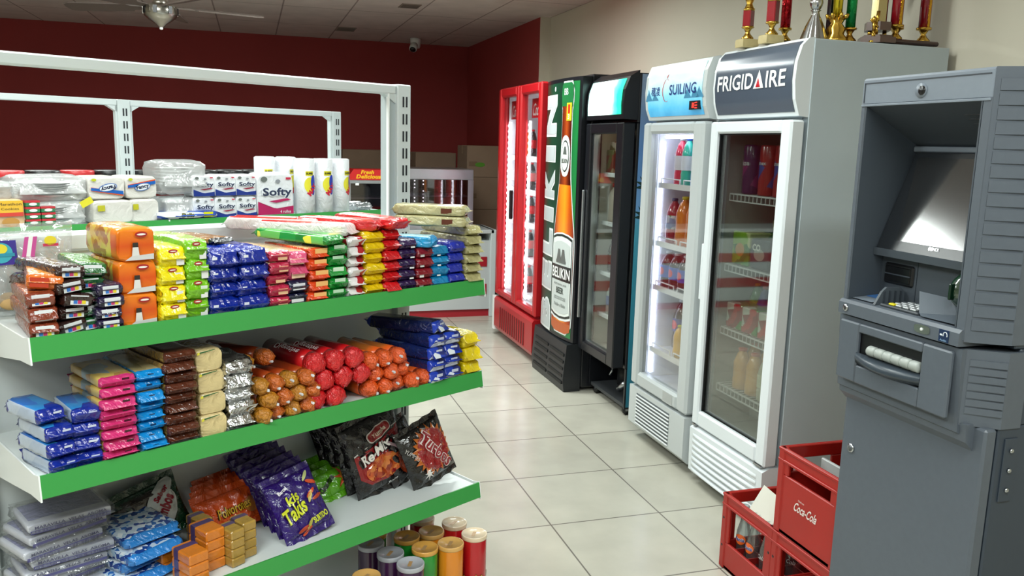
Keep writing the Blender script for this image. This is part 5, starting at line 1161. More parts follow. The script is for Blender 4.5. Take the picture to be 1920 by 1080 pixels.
m.box(.024, AW-.03, .105, .115, 1.16, 1.31, inn, 0).box(.158, .160, .1035, .105, 1.17, 1.285, agd).box(.024, AW-.03, .205, .212, 1.25, 1.60, inn)
m.box(.026, AW-.032, .170, .205, 1.572, 1.588, agl, .003)
for i in range(3): m.box(AW-.13, AW-.05, .05+i*.018, .056+i*.018, 1.6625-i*.0103, 1.6650-i*.0103, black_m)
m.build('recess_lining', atm)
# camera lens
m = M().cyl((.217, .002, 1.723), (.217, -.003, 1.723), .018, agl, seg=24).cyl((.222, -.0032, 1.723), (.222, -.0045, 1.723), .0115, black_m, seg=20); cl_ = m.build('camera_lens', fa); tag(cl_, 'round black camera lens')
# screen, leaning back
Sx0, Sx1 = .036, AW-.034
def SC(a, b): return (Sx0+(Sx1-Sx0)*a+.018*b*(1-a), .082+.085*b, 1.302+.265*b)
nrm = Vector((0, -.265, .085)).normalized()
def SCe(a, b, e): p = Vector(SC(a, b))+nrm*e; return tuple(p)
bez = paint('#1c2025', .25, 'screen_bezel'); m = M()
c_ = [SCe(a, b, .012) for a, b in ((0, 0), (1, 0), (1, 1), (0, 1))]; d_ = [SCe(a, b, -.02) for a, b in ((0, 0), (1, 0), (1, 1), (0, 1))]
m.add(c_+d_, [(0, 1, 2, 3), (4, 7, 6, 5), (0, 4, 5, 1), (1, 5, 6, 2), (2, 6, 7, 3), (3, 7, 4, 0)], bez)
m.add([SCe(-.02, -.07, .006), SCe(1, -.07, .006), SCe(1, 0, .016), SCe(-.02, 0, .016)], [(0, 1, 2, 3)], paint('#474e56', .35))
m.text('NCR', .009, ink('#d8dcdf'), lambda a, b: SCe(a, b, .0135), bold=.04, at=(.66, .065), w=.07) if False else None
F_ = lambda a, b: SCe((a-Sx0)/(Sx1-Sx0), b/.28, .0135)
m.text('NCR', .0085, ink('#d8dcdf'), F_, bold=.05, at=(.243, .020), w=.020); m.patch(ell(.221, .020, .0045, .0055, 12), ink('#d8dcdf'), F_, 0); m.patch(ell(.2285, .020, .0045, .0055, 12), ink('#b4b8bc'), F_, 0)
scn = m.build('monitor', atm)
glsm = mat('screen_glass', '#06080a', rough=.14, spec=1.0, coat=1.0)
m = M().add([SCe(.17, .10, .0128), SCe(1, .10, .0128), SCe(1, .95, .0128), SCe(.04, .95, .0128)], [(0, 1, 2, 3)], glsm); q = m.build('screen', scn); tag(q, 'dark reflective screen')
# keypad shelf
m = M().prism([(-.012, 1.118), (-.012, 1.150), (-.004, 1.158), (.06, 1.164), (.11, 1.167), (.11, 1.118)], .004, AW-.004, ag, 'x')
kd = m.build('keypad_shelf', atm)
m = M().cyl((.034, -.0125, 1.136), (.034, -.0145, 1.136), .010, steel, seg=18).box(.0325, .0355, -.0155, -.014, 1.130, 1.142, black_m); m.build('lock', kd)
sg_ = M().patch(ell(.317, 1.136, .026, .011, p=.6), mat('chrome_pad', '#b9bcb6', rough=.25, metal=1.0), FRONT(-.0135), 0).cyl((.317, -.0135, 1.136), (.317, -.0155, 1.136), .004, white_m, seg=10); sg_.build('headphone_socket', kd)
m = M().box(.372, .402, -.0135, -.0125, 1.120, 1.150, ink('#14284a'), 0); 
arc = [(.392+.006*math.cos(a), 1.137+.008*math.sin(a)) for a in [R(-20+i*20) for i in range(12)]]
for a, b in zip(arc[:-1], arc[1:]): m.cyl((a[0], -.0140, a[1]), (b[0], -.0140, b[1]), .0011, ink('#dfe4ea'), seg=5)
m.box(.376, .383, -.0145, -.0135, 1.135, 1.139, ink('#dfe4ea')); m.text('Audio', .005, ink('#9fc4e8'), FRONT(-.0142), at=(.387, 1.1245), w=.02); m.build('audio_sign', kd)
top = lambda y: 1.158+(y+.004)*.085
m = M(); m.box(.135, .272, .012, .102, 1.158, 1.167, paint('#2f343a', .4), .003)
for r_ in range(4):
    for c_i in range(4):
        x = .160+c_i*.0255; y = .018+r_*.0205; z = 1.1665
        m.box(x, x+.020, y, y+.015, z, z+.006, ink('#d8c81c') if (r_ == 0 and c_i == 0) else mat('key_metal', '#c9cdd0', rough=.3, metal=.7), .002)
m.build('keypad', kd)
m = M().add([(.028, .012, 1.1635), (.105, .012, 1.1635), (.115, .1, 1.170), (.028, .1, 1.170)], [(0, 1, 2, 3)], agl).add([(.030, .055, 1.1675), (.075, .055, 1.1675), (.085, .095, 1.1705), (.030, .095, 1.1705)], [(0, 1, 2, 3)], ink('#3f74b8')); m.build('blue_sticker_plate', kd)
for xa, xb, sgn in ((.090, .105, 1), (.235, .24, -1)):
    if sgn == 1:
        m = M().prism([(.005, 1.160), (.025, 1.195), (.04, 1.208), (.085, 1.206), (.10, 1.195), (.10, 1.160)], .118, .126, paint('#4a5158', .4), 'x')
        for i in range(4): m.box(.125, .130, .03+i*.018, .034+i*.018, 1.166, 1.198, agd)
    else:
        m = M().add([(.268, .02, 1.166), (.222, .058, 1.214), (.30, .085, 1.208), (.40, .095, 1.180), (.40, .008, 1.164), (.29, .006, 1.163)], [(0, 1, 2), (0, 2, 3), (0, 3, 4), (0, 4, 5)], paint('#565e67', .3)).add([(.268, .024, 1.160), (.222, .062, 1.208), (.30, .089, 1.202), (.40, .099, 1.174), (.40, .012, 1.158)], [(0, 1, 2), (0, 2, 3), (0, 3, 4)], agd)
    m.build('keypad_shield', kd)
m = M().box(.042, .150, .098, .108, 1.208, 1.266, black_m, .008).box(.048, .144, .094, .099, 1.234, 1.238, agd, .001).box(.050, .142, .0955, .099, 1.216, 1.258, paint('#0c0d10', .25), .004); m.build('receipt_slot', atm)
gcr = clear('green_reader', tint='#1f7a4a', refl=.12, haze=.55, hcol='#0b4a2a'); m = M().lathe([(.05, 0), (.048, .015), (.036, .035), (.02, .05), (.001, .055)], gcr, 20, ax='y', T=Matrix.Translation((.335, .104, 1.232)) @ Matrix.Scale(-1, 4, (0, 1, 0)) @ Matrix.Scale(.8, 4, (1, 0, 0)))
m.box(.331, .339, .04, .06, 1.212, 1.252, paint('#0a2a18', .3), .002); q = m.build('card_reader', atm); tag(q, 'translucent green card slot')
# dispenser unit
m = M(); m.prism([(0, 1.112), (.0, 1.09), (.012, .905), (.03, .895), (.085, .895), (.085, 1.112)], 0, AW, ag, 'x'); chamfer(m, .012, .085, .925, 1.112, 7)
m.prism([(.0, .905), (.03, .905), (.045, .87), (.04, .86), (.03, .86)], 0, AW, ag, 'x') if False else None
m.prism([(.016, .93), (.022, .885), (.045, .862), (.08, .862), (.08, .93)], 0, AW+.02, ag, 'x')
du = m.build('dispenser_fascia', atm)
ox0, ox1, oz0, oz1 = .096, .325, .985, 1.078
m = M()
for a in ((.018, ox0, .935, 1.102), (ox1, AW-.018, .935, 1.102)): m.box(a[0], a[1], -.014, .0, a[2], a[3], ag, .004)
m.box(ox0, ox1, -.014, 0, oz1, 1.102, ag, .003).box(ox0, ox1, -.014, 0, .935, oz0, ag, .003)
m.box(ox0, ox1, -.002, .0, oz0, oz1, black_m)
m.build('raised_panel', du)
m = M()
for i in range(6):
    x = .135+i*.031; m.lathe([(.0, x), (.013, x+.001), (.0145, x+.004), (.0145, x+.026), (.013, x+.0295), (0, x+.0305)], paint('#9aa09c', .4), 16, ax='x', T=Matrix.Translation((0, -.006, 1.036)))
q = m.build('note_shutter', du); tag(q, 'grey ribbed rollers of the note slot')
m = M(); n_ = 12; vs = []
for i in range(n_+1):
    t = i/n_; x = ox0-.004+(ox1-ox0+.008)*t; bulge = math.sin(PI*t)
    vs += [(x, -.012, 1.024-.002), (x, -.016-.030*bulge, 1.008-.006*bulge), (x, -.012, .992-.012*bulge)]
m.add(vs, [f for i in range(n_) for f in ((i*3, i*3+3, i*3+4, i*3+1), (i*3+1, i*3+4, i*3+5, i*3+2), (i*3+2, i*3+5, i*3+3, i*3))], paint('#39424b', .35), True); m.build('tray_lip', du)
# hinge plate and bolts on the side
m = M().box(AW+.052, AW+.056, .105, .145, .74, .90, agb, .001).build('hinge_plate', atm)
for z in (.77, .82, .87): M().lathe([(.006, 0), (.006, .004), (.003, .006)], steel, 10, ax='x', T=Matrix.Translation((AW+.056, .125, z))).build('bolt', m)

# ------------------------------------------------------------------ soft drink crates with bottles
crm = mat('crate_red', '#a01c15', rough=.35, var=.04, vscale=8); crs = paint('#8a1a16', .5)
def crate(label, W_=.31, D_=.46, H_=.295, logo=False):
    t = thing('bottle_crate', label, 'crate', group='red drink crates'); e = .012; m = M()
    # four walls built as a top rim, corner posts, lower panel and side windows
    def wall(horizontal, a0, a1, fixed, wins):
        def B(u0, u1, z0, z1, th=e, off=0):
            if horizontal: m.box(u0, u1, fixed+off, fixed+off+th, z0, z1, crm, .003)
            else: m.box(fixed+off, fixed+off+th, u0, u1, z0, z1, crm, .003)
        B(a0, a1, H_-.045, H_); lo = .105 if not logo else .205
        B(a0, a1, 0, lo); us = [a0]+[x for w_ in wins for x in w_]+[a1]
        for i in range(0, len(us), 2): B(us[i], us[i+1], lo, H_-.045)
    # front (faces the aisle): one or two window openings
    wall(True, 0, W_, 0, [(.045, W_-.045)] if not logo else [(.05, W_-.05)]); wall(True, 0, W_, D_-e, [(.05, W_-.05)])
    wall(False, 0, D_, 0, [(.05, .2), (.26, D_-.05)]); wall(False, 0, D_, W_-e, [(.05, .2), (.26, D_-.05)])
    m.box(0, W_, 0, D_, 0, .015, crm, .002)
    for x in (0, W_-.028): m.box(x-.003 if x == 0 else x, x+.028 if x == 0 else x+.031, -.004, .02, .0, H_, crm, .004)
    m.box(-.004, W_+.004, -.005, D_+.005, H_-.012, H_, crm, .004) if False else None
    for z in (H_-.010, H_-.048): m.box(-.004, W_+.004, -.005, .002, z, z+.010, crm, .002).box(-.004, .002, 0, D_, z, z+.010, crm, .002)
    m.build('shell', t)
    g = M()
    for i in range(1, 6): g.box(e, W_-e, D_*i/6-.002, D_*i/6+.002, .015, .10, crs)
    for i in range(1, 4): g.box(W_*i/4-.002, W_*i/4+.002, e, D_-e, .015, .10, crs)
    g.build('divider', t)
    if logo:
        l = M().text('Coca-Cola', .032, ink('#e3d6d0'), FRONT(-.0015), bold=.02, shear=.35, at=(W_/2, .125), w=.115); l.text('Disfrute', .007, ink('#e3d6d0'), FRONT(-.0015), at=(W_*.42, .150), w=.03); l.build('white_script_logo', t)
    else:
        hm_ = M()
        for z in (.09, .20):
            for x in (.012, W_-.012): hm_.cyl((x, -.0045, z), (x, .0, z), .005, black_m, seg=10)
        hm_.build('rivet_holes', t)
    return t
CX = 1.67
def cput(t, Y1, z): t.location = (CX, Y1, z); t.rotation_euler = (0, 0, -PI/2)
cput(crate('red drink crate on the floor holding clear glass bottles, by the white cooler'), 2.575, 0.001)
cput(crate('red drink crate on the floor beneath the stacked crate, by the cash machine'), 2.262, 0.001)
cput(crate('upper red crate with white script logo stacked beside the cash machine', logo=True), 2.262, 0.297)
gbm = clear('bottle_glass', tint='#e3edf0', refl=.15, haze=.06)
def sodab(lab):
    m = M().lathe([(.026, 0), (.029, .006), (.029, .05), (.025, .075), (.0285, .11), (.026, .14), (.016, .18), (.0125, .205), (.0125, .228), (.0145, .231), (.0145, .240), (.012, .243)], gbm, 18, caps=False)
    o = tagged(m.build('glass_bottle'), 'bottle'); S = lambda e: (lambda a, b: ((.0285+e)*math.sin(a/.0285), -(.0285+e)*math.cos(a/.0285), b))
    m = M()
    if lab == 'f': m.patch(ell(0, .115, .022, .02), ink('#e8641c'), S(.0008)); m.text('Fanta', .016, ink('#e9eef5'), S(.0016), bold=.14, at=(0, .115), w=.036); m.text('Fanta', .014, ink('#1c3a8c'), S(.0026), bold=.03, at=(0, .115), w=.033)
    else: m.text('Cola', .016, ink('#e3e3e3'), S(.0012), shear=.3, at=(0, .115), w=.034)
    m.build('printed_label', o); return Proto(o)
bf, bc = sodab('f'), sodab('c')
for i, (a, b, P, ya, lb) in enumerate(((.055, .06, bf, .5, 'front left, with blue printed script'), (.13, .055, bf, .2, 'front middle, with orange and blue script'), (.205, .06, bc, .1, 'front right corner'), (.10, .20, bc, 0, 'second row left'), (.20, .24, bf, .4, 'second row right'), (.25, .14, bc, .6, 'near the right wall'), (.06, .33, bc, .2, 'back row left'))):
    P.get((CX+b, 2.575-a, .018), (0, 0, -PI/2+ya), 'empty clear glass bottle in the open crate, '+lb, 'empty glass bottles')
drk = mat('dark_bottle', '#1a120e', rough=.12, coat=.8)
for i, (a, b, lb) in enumerate(((.20, .10, 'leaning nearest the logo wall'), (.24, .22, 'further back'))):
    o = M().lathe([(.028, 0), (.03, .006), (.03, .13), (.024, .16), (.0135, .19), (.0135, .235), (.015, .238), (.015, .246)], drk, 16).build('dark_bottle', None, (CX+b, 2.262-a, .314), (R(8), 0, 0)); tag(o, 'dark brown bottle in the upper crate, '+lb, 'bottle', 'dark bottles')
o = M().box(0, .15, 0, .012, 0, .04, paint('#a3a6a6', .4), .003).build('metal_strip', None, (CX+.12, 2.262-.055, .522), (0, 0, -PI/2)); tag(o, 'grey flat strip lying across the upper crate', 'strip')
cb_ = M().box(0, .17, 0, .11, 0, .002, mat('pale_card', '#d8d8cc', rough=.6)).build('card', None, (CX+.06, 2.50, .25), (R(62), .1, -PI/2)); tag(cb_, 'pale cardboard slip behind the bottles in the open crate', 'card')

# ------------------------------------------------------------------ trophies on the white cooler
gold = mat('gold', '#d0a84a', rough=.22, metal=1.0); redc = mat('red_column', '#8a0f1c', rough=.2, coat=.8); silver = mat('silver', '#c9cbcd', rough=.2, metal=1.0); wood = mat('dark_wood', '#3a1f18', rough=.35, coat=.3)
marb = mat('gold_marble', '#b8a878', rough=.3, var=.1, vscale=30); holo = mat('prism_strip', '#d8a02a', rough=.15, metal=1.0, bump=.6, bscale=120)
TZ = 1.993
def riser(m, x, y, z, h=.05, r=.024, mt=None):
    m.lathe([(r, 0), (r*1.05, h*.12), (r*.55, h*.4), (r*.35, h*.6), (r*.7, h*.9), (r*1.15, h)], mt or gold, 14, T=Matrix.Translation((x, y, z)), rf=lambda a, q: 1+.10*math.sin(6*a))
def topper(m, z, s=1.0, mt=None):
    m.lathe([(.02*s, 0), (.012*s, .02*s), (.024*s, .05*s), (.03*s, .08*s), (.012*s, .1*s), (.018*s, .12*s), (.004*s, .15*s)], mt or gold, 14, T=Matrix.Translation((0, 0, z)))
def trophy(x, y, label, base, colm, h, r=.021, square=False, strip_m=None, fig=True):
    t = thing('trophy', label, 'trophy', (x, y, TZ), 0, None)
    b = M(); b.box(-base[0]/2, base[0]/2, -base[1]/2, base[1]/2, 0, base[2], base[3], .002).box(-base[0]/2-.0005, base[0]/2+.0005, -base[1]/2-.0008, base[1]/2, base[2]*.2, base[2]*.8, marb) if base[3] is marb else b.box(-base[0]/2, base[0]/2, -base[1]/2, base[1]/2, 0, base[2], base[3], .004)
    b.build('base', t); rz_ = M(); riser(rz_, 0, 0, base[2], .05); rz_.build('riser', t)
    c = M(); z0 = base[2]+.05
    if square: c.box(-r, r, -r, r, z0, z0+h, colm, .003, T=Matrix.Rotation(.5, 4, 'Z'))
    else: c.lathe([(r, z0), (r, z0+h)], colm, 20)
    c.lathe([(r*1.3, z0-.004), (r*1.3, z0+.004)], gold, 20).lathe([(r*1.3, z0+h-.002), (r*1.3, z0+h+.006)], gold, 20)
    if strip_m: c.box(-.007, .007, -r-.003, -r+.004, z0, z0+h, strip_m, 0, T=Matrix.Rotation(-.35, 4, 'Z'))
    c.build('column', t)
    if fig: f_ = M(); topper(f_, z0+h+.006); f_.build('figure', t)
    return t
trophy(2.02, 3.20, 'small red and gold trophy with marble base, leftmost on the cooler', (.075, .06, .035, marb), redc, .07, .018, True)
trophy(2.03, 3.04, 'small red and gold trophy, second from the left on the cooler', (.08, .06, .035, marb), redc, .085, .019, True)
trophy(2.12, 3.08, 'tall glossy red round column trophy behind the second small one', (.07, .06, .02, wood), mat('red_foil', '#a8121c', rough=.15, metal=.8, bump=.5), .22, .020)
t = thing('trophy', 'silver pleated cup trophy between red and green columns', 'trophy', (2.13, 2.90, TZ))
M().lathe([(.055, 0), (.052, .01), (.035, .06), (.016, .1), (.012, .115), (.02, .12)], silver, 36, rf=lambda a, h: 1+.07*math.sin(12*a)).build('base', t); M().lathe([(.012, .115), (.022, .135), (.026, .15), (.02, .17), (.012, .18), (.03, .22)], silver, 20).build('cup', t)
t = thing('trophy', 'ornate gold cup trophy with yellow column beside the silver cup', 'trophy', (2.20, 2.86, TZ))
M().lathe([(.045, 0), (.043, .012), (.028, .03), (.034, .05), (.02, .07), (.03, .09)], gold, 24, rf=lambda a, h: 1+.09*math.sin(9*a)).build('base', t); M().lathe([(.018, .09), (.018, .28)], mat('yellow_foil', '#c9b42a', rough=.2, metal=.8), 16).build('column', t)
f_ = M()
for i in range(7):
    a = 2*PI*i/7; f_.lathe([(.003, 0), (.010, .008), (.004, .022)], gold, 8, T=Matrix.Translation((.028*math.cos(a), .028*math.sin(a), .088)) @ Matrix.Rotation(.7, 4, Vector((-math.sin(a), math.cos(a), 0))))
f_.build('leaf_collar', t)
trophy(2.265, 2.86, 'tall green foil column trophy in the middle of the group', (.08, .08, .004, wood), mat('green_foil', '#0c8a45', rough=.2, metal=.6, bump=.5), .26, .019)
tag(M().box(-.012, .012, -.012, .012, 0, .30, mat('black_gloss_post', '#121214', rough=.15)).build('trophy', None, (2.225, 2.93, TZ)), 'narrow black post of a tall trophy behind the green column', 'trophy')
t = thing('trophy', 'small gold player figure trophy right of the green column', 'trophy', (2.325, 2.80, TZ))
M().lathe([(.014, 0), (.014, .006), (.006, .012)], gold, 12).build('base', t)
fg = M()
fg.tube([(0, 0, .012), (.004, 0, .045), (0, 0, .08)], .006, gold).tube([(0, 0, .045), (.012, -.005, .015)], .005, gold).lathe([(.002, .078), (.008, .084), (.008, .092), (.002, .1)], gold, 10).tube([(0, 0, .072), (.016, -.008, .058)], .004, gold).tube([(0, 0, .072), (-.014, .004, .088)], .004, gold); fg.build('figure', t)
t = thing('trophy', 'gold column trophy on a brown hexagonal two-tier base', 'trophy', (2.37, 2.83, TZ))
hexp = lambda r: [(r*math.cos(PI/3*i), r*math.sin(PI/3*i)) for i in range(6)]
bw_ = mat('brown_base', '#5c443a', rough=.3, coat=.3)
M().prism(hexp(.075), 0, .022, bw_, 'z').prism(hexp(.06), .022, .03, bw_, 'z').prism(hexp(.052), .048, .08, bw_, 'z').build('base', t)
for dx in (-.035, .035): M().cyl((dx, 0, .03), (dx, 0, .048), .008, gold).build('foot', t)
M().box(-.024, .024, -.018, .018, .08, .30, mat('pale_gold', '#c9b884', rough=.25, metal=.8), .004).build('column', t); M().cyl((.04, .02, .06), (.04, .02, .28), .014, redc).build('side_column', t)
M().tube([(-.03, -.03, .03), (-.03, -.03, .075), (-.024, -.026, .12)], .007, gold).build('figure', t)
t = thing('trophy', 'wide trophy with three red gold-striped columns on one dark base, rightmost', 'trophy', (2.50, 2.82, TZ))
M().box(-.14, .13, -.045, .06, 0, .018, wood, .006).build('base', t)
for (x, y) in ((-.06, -.01), (-.015, .04), (.085, 0)):
    q = M(); riser(q, x, y, .018, .05); q.build('riser', t)
    q = M().lathe([(.022, .07), (.022, .30)], redc, 20, T=Matrix.Translation((x, y, 0))).lathe([(.029, .066), (.029, .074)], gold, 20, T=Matrix.Translation((x, y, 0))).box(x-.006, x+.004, y-.0245, y-.018, .074, .30, holo); q.build('column', t)
tag(M().box(0, .22, 0, .012, 0, .10, black_m, .003).build('wall_bracket', None, (2.50, 3.0, 2.22), (0, -.12, 0)), 'black bracket on the wall behind the trophies', 'bracket')

# ------------------------------------------------------------------ drinks inside the coolers
def bottle(name, H_, r, body, cap, label=None, neck=.35, lz=(.32, .62), trans=False, cat='bottle', shoulder=.74, txt=None):
    bm_ = body if not isinstance(body, str) else mat('drink_'+body.strip('#'), body, rough=.12, coat=.7)
    o = tagged(M().lathe([(r*.85, 0), (r, H_*.03), (r, H_*.25), (r*.94, H_*.30), (r*.97, H_*shoulder*.8), (r*.96, H_*shoulder*.9), (r*.6, H_*.86), (r*neck, H_*.91), (r*neck, H_*.94)], bm_, 18).build(name), cat)
    M().lathe([(r*neck*1.15, H_*.935), (r*neck*1.15, H_*.99), (r*neck*.9, H_)], paint(cap, .35), 14).build('cap', o)
    if label:
        m = M().lathe([(r*1.012, H_*lz[0]), (r*1.012, H_*lz[1])], label if not isinstance(label, str) else paint(label, .35), 18, caps=False); 
        if txt: m.patch(ell(0, H_*(lz[0]+lz[1])/2, r*.5, r*.5), ink(txt), lambda a, b: (r*1.03*math.sin(a/r), -r*1.03*math.cos(a/r), b))
        m.build('label', o)
    return Proto(o)
def inside(root_X, Y1, lx, ly, z): return (root_X+ly, Y1-lx, z+.001)
def row(P, X, Y1, lst, desc, group, ya=0):
    for i, (lx, ly, z, pl_) in enumerate(lst): P.get(inside(X, Y1, lx, ly, z), (0, 0, -PI/2+ya), desc+', '+pl_, group)
# SUILING
s_blue = bottle('drink_bottle', .24, .036, '#1c8fd8', '#2a4ab0', '#c9d8e8'); s_cyan = bottle('drink_bottle', .24, .036, '#12b89a', '#2a5ab0', '#dfe6ea'); s_pink = bottle('drink_bottle', .24, .036, '#d82a4a', '#c9ccd4', '#e3e0e4')
row(s_pink, FX, SY, [(.165, .145, 1.38, 'top shelf'),], 'pink drink bottle left of the cyan one in the lit grey cooler', None)
row(s_cyan, FX, SY, [(.245, .14, 1.38, 'front one on the top shelf'), (.20, .24, 1.38, 'rear one on the top shelf')], 'cyan drink bottle in the lit grey cooler', 'cyan drinks')
row(s_blue, FX, SY, [(.325, .15, 1.38, 'left one on the top shelf'), (.41, .15, 1.38, 'right one on the top shelf')], 'blue drink bottle in the lit grey cooler', 'blue drinks')
s_red = bottle('juice_bottle', .235, .042, '#a3122a', '#1c2a5a', mixpat('juice_label', ['#c9ccd8', '#8a9ac0', '#dfe2ea', '#5a9a3a'], 40)); s_or = bottle('juice_bottle', .25, .046, '#d8780c', '#d8c81c', None); s_dk = bottle('juice_bottle', .25, .04, '#6a3a1c', '#c9b81c', '#3a5ab0')
row(s_red, FX, SY, [(.12, .145, 1.075, 'leftmost of the second shelf')], 'red juice bottle with dark cap in the lit grey cooler', None)
row(s_or, FX, SY, [(.232, .145, 1.075, 'front left of the second shelf'), (.335, .145, 1.075, 'front right of the second shelf'), (.17, .26, 1.075, 'rear of the second shelf')], 'orange juice bottle in the lit grey cooler', 'orange juice bottles')
row(s_dk, FX, SY, [(.43, .14, 1.075, 'at the right of the second shelf')], 'brownish juice bottle in the lit grey cooler', None)
pep = mat('cola', '#1c0d0a', rough=.1, coat=.8); pl_blue = paint('#1c4fb8', .3)
s_pep = bottle('cola_bottle', .19, .042, pep, '#d8dce4', pl_blue, lz=(.28, .62), txt='#d82a3a'); s_pbig = bottle('cola_bottle', .27, .05, pep, '#b8bcc4', paint('#2a3a8c', .3), lz=(.36, .62), txt='#d82a3a')
row(s_pep, FX, SY, [(.10, .14, .84, 'leftmost of the third shelf'), (.195, .14, .84, 'second from the left on the third shelf'), (.29, .14, .84, 'third from the left on the third shelf'), (.385, .14, .84, 'fourth from the left on the third shelf'), (.48, .14, .84, 'rightmost of the third shelf'), (.10, .24, .84, 'rear left on the third shelf'), (.2, .24, .84, 'rear middle on the third shelf')], 'blue-labelled cola bottle in the lit grey cooler', 'small cola bottles')
row(s_pbig, FX, SY, [(.11, .235, .50, 'left one on the bottom shelf'), (.225, .25, .50, 'right one on the bottom shelf')], 'large blue-labelled cola bottle in the lit grey cooler', 'large cola bottles')
s_ye = bottle('juice_bottle', .17, .032, '#d8a81c', '#c9d02a'); s_wh = bottle('juice_bottle', .20, .03, '#b8b89a', '#dfe3e0')
row(s_ye, FX, SY, [(.29, .125, .50, 'bottom shelf')], 'yellow juice bottle in the lit grey cooler', None); row(s_wh, FX, SY, [(.375, .125, .50, 'bottom shelf right')], 'pale bottle in the lit grey cooler', None)
# FRIGIDAIRE
def tallcan(c1, c2, txt, nm='drink_carton'):
    m = M().lathe([(.040, 0), (.043, .004), (.043, .205), (.04, .212), (.036, .214)], mixpat('can_print_'+c1.strip('#'), [c1, c1, c1, c2, c1], 14, bump=0), 20)
    m.text(txt, .022, ink('#cfc8cc'), lambda a, b: (.0445*math.sin(a/.044), -.0445*math.cos(a/.044), b), bold=.03, at=(0, .135), w=.055); return Proto(tagged(m.build('juice_can'), 'can'))
f1, f2, f3 = tallcan('#4a1450', '#8a2a6a', 'Fuze'), tallcan('#a81c1c', '#2a4a9c', 'Jumex'), tallcan('#1c7a4a', '#2a9a6a', 'Fuze')
row(f3, FX, FY, [(.095, .265, 1.375, 'behind the purple can')], 'green juice can in the dark-headed white cooler', None)
row(f1, FX, FY, [(.125, .15, 1.375, 'front left of the top shelf'), (.20, .26, 1.375, 'rear of the top shelf')], 'purple juice can in the dark-headed white cooler', 'purple juice cans')
row(f2, FX, FY, [(.25, .15, 1.375, 'centre of the top shelf'), (.36, .15, 1.375, 'right of the top shelf')], 'red and blue juice can in the dark-headed white cooler', 'red and blue juice cans')
gcar = Proto(tagged(M().box(-.065, .065, 0, .13, 0, .15, mixpat('lime_carton', ['#3f9a1c', '#8ab82a', '#2a7a1c', '#c9d08a'], 18, bump=0), .006).patch(ell(0, .07, .035, .03), ink('#c98a2a'), FRONT(-.001)).build('six_pack'), 'carton'))
row(gcar, FX, FY, [(.125, .115, 1.057, 'left of the second shelf')], 'lime green drink multipack in the dark-headed white cooler', None)
dcar = Proto(tagged(M().box(-.07, .07, 0, .13, 0, .13, paint('#39454c', .35), .006).patch(ell(-.0, .065, .04, .026), ink('#9aa89a'), FRONT(-.001)).text('CO', .03, ink('#d8dcd0'), FRONT(-.0025), bold=.05, at=(-.02, .095)).build('six_pack'), 'carton'))
row(dcar, FX, FY, [(.275, .115, 1.057, 'right of the second shelf')], 'slate grey drink multipack in the dark-headed white cooler', None)
sb = bottle('small_bottle', .13, .022, '#2a3a2a', '#b8b89a', '#c9c8a0')
row(sb, FX, FY, [(.13+i*.055, .30, 1.057+.12, w_) for i, w_ in enumerate(('leftmost', 'second', 'third', 'rightmost'))], 'little bottle standing on the grey box', 'little dark bottles')
tag(M().box(0, .24, 0, .12, 0, .118, paint('#2f3a3c', .4)).build('carton', None, (FX+.245, FY-.10, 1.058), (0, 0, -PI/2)), 'plain dark box under the little bottles in the dark-headed white cooler', 'box')
cu = bottle('drink_bottle', .20, .032, '#3f8a2a', '#d8a020', '#b8c84a'); cp = bottle('drink_bottle', .20, .033, '#15307c', '#c9303a', '#1c3f9c'); cg = bottle('drink_bottle', .19, .030, '#a8485a', '#d3d6d0', '#c9a8a8')
row(cu, FX, FY, [(.085, .25, .765, 'left back of the third shelf'), (.15, .30, .765, 'left middle of the third shelf')], 'green drink bottle in the dark-headed white cooler', 'green drink bottles')
row(cp, FX, FY, [(.17, .235, .765, 'third shelf')], 'navy drink bottle in the dark-headed white cooler', None)
row(cg, FX, FY, [(.245, .235, .765, 'left'), (.32, .235, .765, 'middle'), (.395, .235, .765, 'right')], 'rose drink bottle in the dark-headed white cooler', 'rose drink bottles')
rcar = Proto(tagged(M().box(-.06, .06, 0, .11, 0, .115, mixpat('seven_print', ['#2a8a3a', '#b82a2a', '#c9d0c0', '#8a2a2a', '#3a9a4a'], 20, bump=0), .005).build('can_multipack'), 'carton'))
row(rcar, FX, FY, [(.12, .11, .765, 'left'), (.245, .11, .765, 'middle'), (.37, .11, .765, 'right')], 'green and red can multipack in the dark-headed white cooler', 'green and red can multipacks')
oj = bottle('juice_bottle', .19, .040, '#d39a45', '#c9452a', None, neck=.45); ojl = bottle('juice_bottle', .19, .030, '#b8bca0', '#e3e3dc', '#c9cfae')
row(oj, FX, FY, [(.165, .145, .495, 'front left'), (.265, .145, .495, 'front right'), (.10, .25, .495, 'rear left'), (.20, .25, .495, 'rear right')], 'orange juice bottle in the dark-headed white cooler', 'orange juices on the fourth shelf')
row(ojl, FX, FY, [(.355, .135, .495, 'fourth shelf right')], 'pale juice bottle with white cap in the dark-headed white cooler', None)
tb = M().lathe([(.14, 0), (.16, .07), (.165, .075), (.15, .07), (.13, .01)], clear('tub', haze=.5), 24).build('plastic_tub', None, inside(FX, FY, .36, .30, .335)); tag(tb, 'round clear plastic tub at the bottom of the dark-headed white cooler', 'tub')
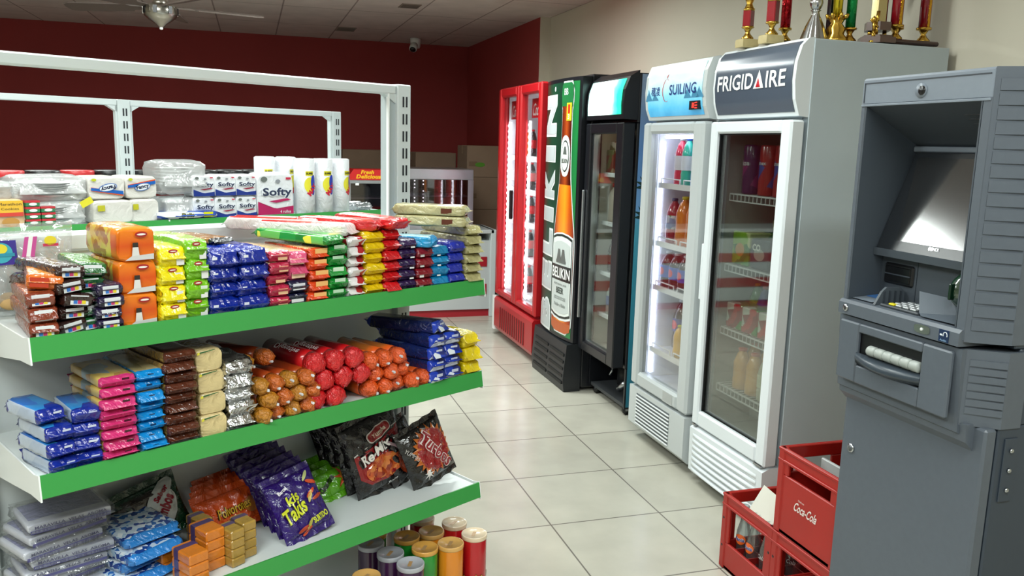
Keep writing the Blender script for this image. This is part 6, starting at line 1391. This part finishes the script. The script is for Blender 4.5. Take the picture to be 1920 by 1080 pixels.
# black cooler
mk = Proto(tagged(M().lathe([(.04, 0), (.046, .01), (.046, .15), (.03, .19), (.018, .205), (.018, .215)], paint('#d8d4c4', .35), 18).build('milk_jug'), 'bottle')); M().lathe([(.021, .213), (.021, .235)], paint('#b82a2a', .4), 14).build('cap', mk.o)
row(mk, FX, BY, [(.105, .17, 1.11, 'left'), (.21, .19, 1.11, 'right')], 'white milk jug with red cap in the black cooler', 'milk jugs')
cc = Proto(tagged(M().box(-.05, .05, 0, .16, 0, .14, mixpat('carrier_print', ['#a8987a', '#6a7a4a', '#8a4a3a', '#c9c4b4'], 16, bump=0), .004).prism([(-.05, .14), (.05, .14), (.03, .19), (-.03, .19)], .02, .14, mixpat('carrier_print', [], 1), 'y').build('bottle_carrier'), 'carton'))
row(cc, FX, BY, [(.10, .12, 1.405, 'left')], 'beige bottle carrier on the top shelf of the black cooler', None)
rb = bottle('drink_bottle', .17, .035, '#b01c1c', '#c83a2a'); row(rb, FX, BY, [(.20, .16, 1.405, 'left'), (.29, .16, 1.405, 'right')], 'red bottle on the top shelf of the black cooler', 'red bottles')
wb = bottle('drink_bottle', .19, .032, '#a8b0a8', '#e3e3e0', '#3a4a8c'); db = bottle('drink_bottle', .19, .03, '#3a2a22', '#2a2a2a', '#4a6a5a')
row(wb, FX, BY, [(.155, .15, .54, 'front'), (.24, .16, .54, 'rear')], 'pale bottle with white cap on the lowest shelf of the black cooler', 'pale bottles'); row(db, FX, BY, [(.085, .19, .54, 'left'), (.33, .15, .54, 'right')], 'dark drink bottle on the lowest shelf of the black cooler', 'dark drink bottles')
row(db, FX, BY, [(.10, .17, .80, 'left'), (.19, .17, .80, 'middle'), (.28, .17, .80, 'right')], 'dark drink bottle on the third shelf of the black cooler', 'dark bottles on the third shelf')
# red cooler
k1 = bottle('cola_bottle', .21, .032, pep, '#c81c22', '#c81c22'); k2 = bottle('orange_soda_bottle', .21, .032, '#e0701c', '#d8701c', None); k3 = bottle('lime_soda_bottle', .21, .032, '#1c7a3a', '#2a9a4a', None)
nm = {'k': (k1, 'dark cola bottle with red cap'), 'o': (k2, 'orange soda bottle'), 'g': (k3, 'green soda bottle')}
for si, z in enumerate(RSH):
    for di, pat in enumerate((('kkok', 'kkoo'), ('kkkk', 'kkko'), ('kkkk', 'ookk'), ('kgkk', 'kkgg'), ('kkkk', 'gkkk'))[si]):
        for bi, c_ in enumerate(pat):
            P, nm_ = nm[c_]; lx = .12+di*.515+bi*.095
            P.get(inside(KX, RY, lx, .16, z), (0, 0, -PI/2), '%s, %s behind the %s door on the %s shelf of the red cooler' % (nm_.split(' with')[0], left(bi, 4).split(' from')[0], ('left', 'right')[di], ('top', 'second', 'third', 'fourth', 'bottom')[si]), 'bottles in the red cooler')
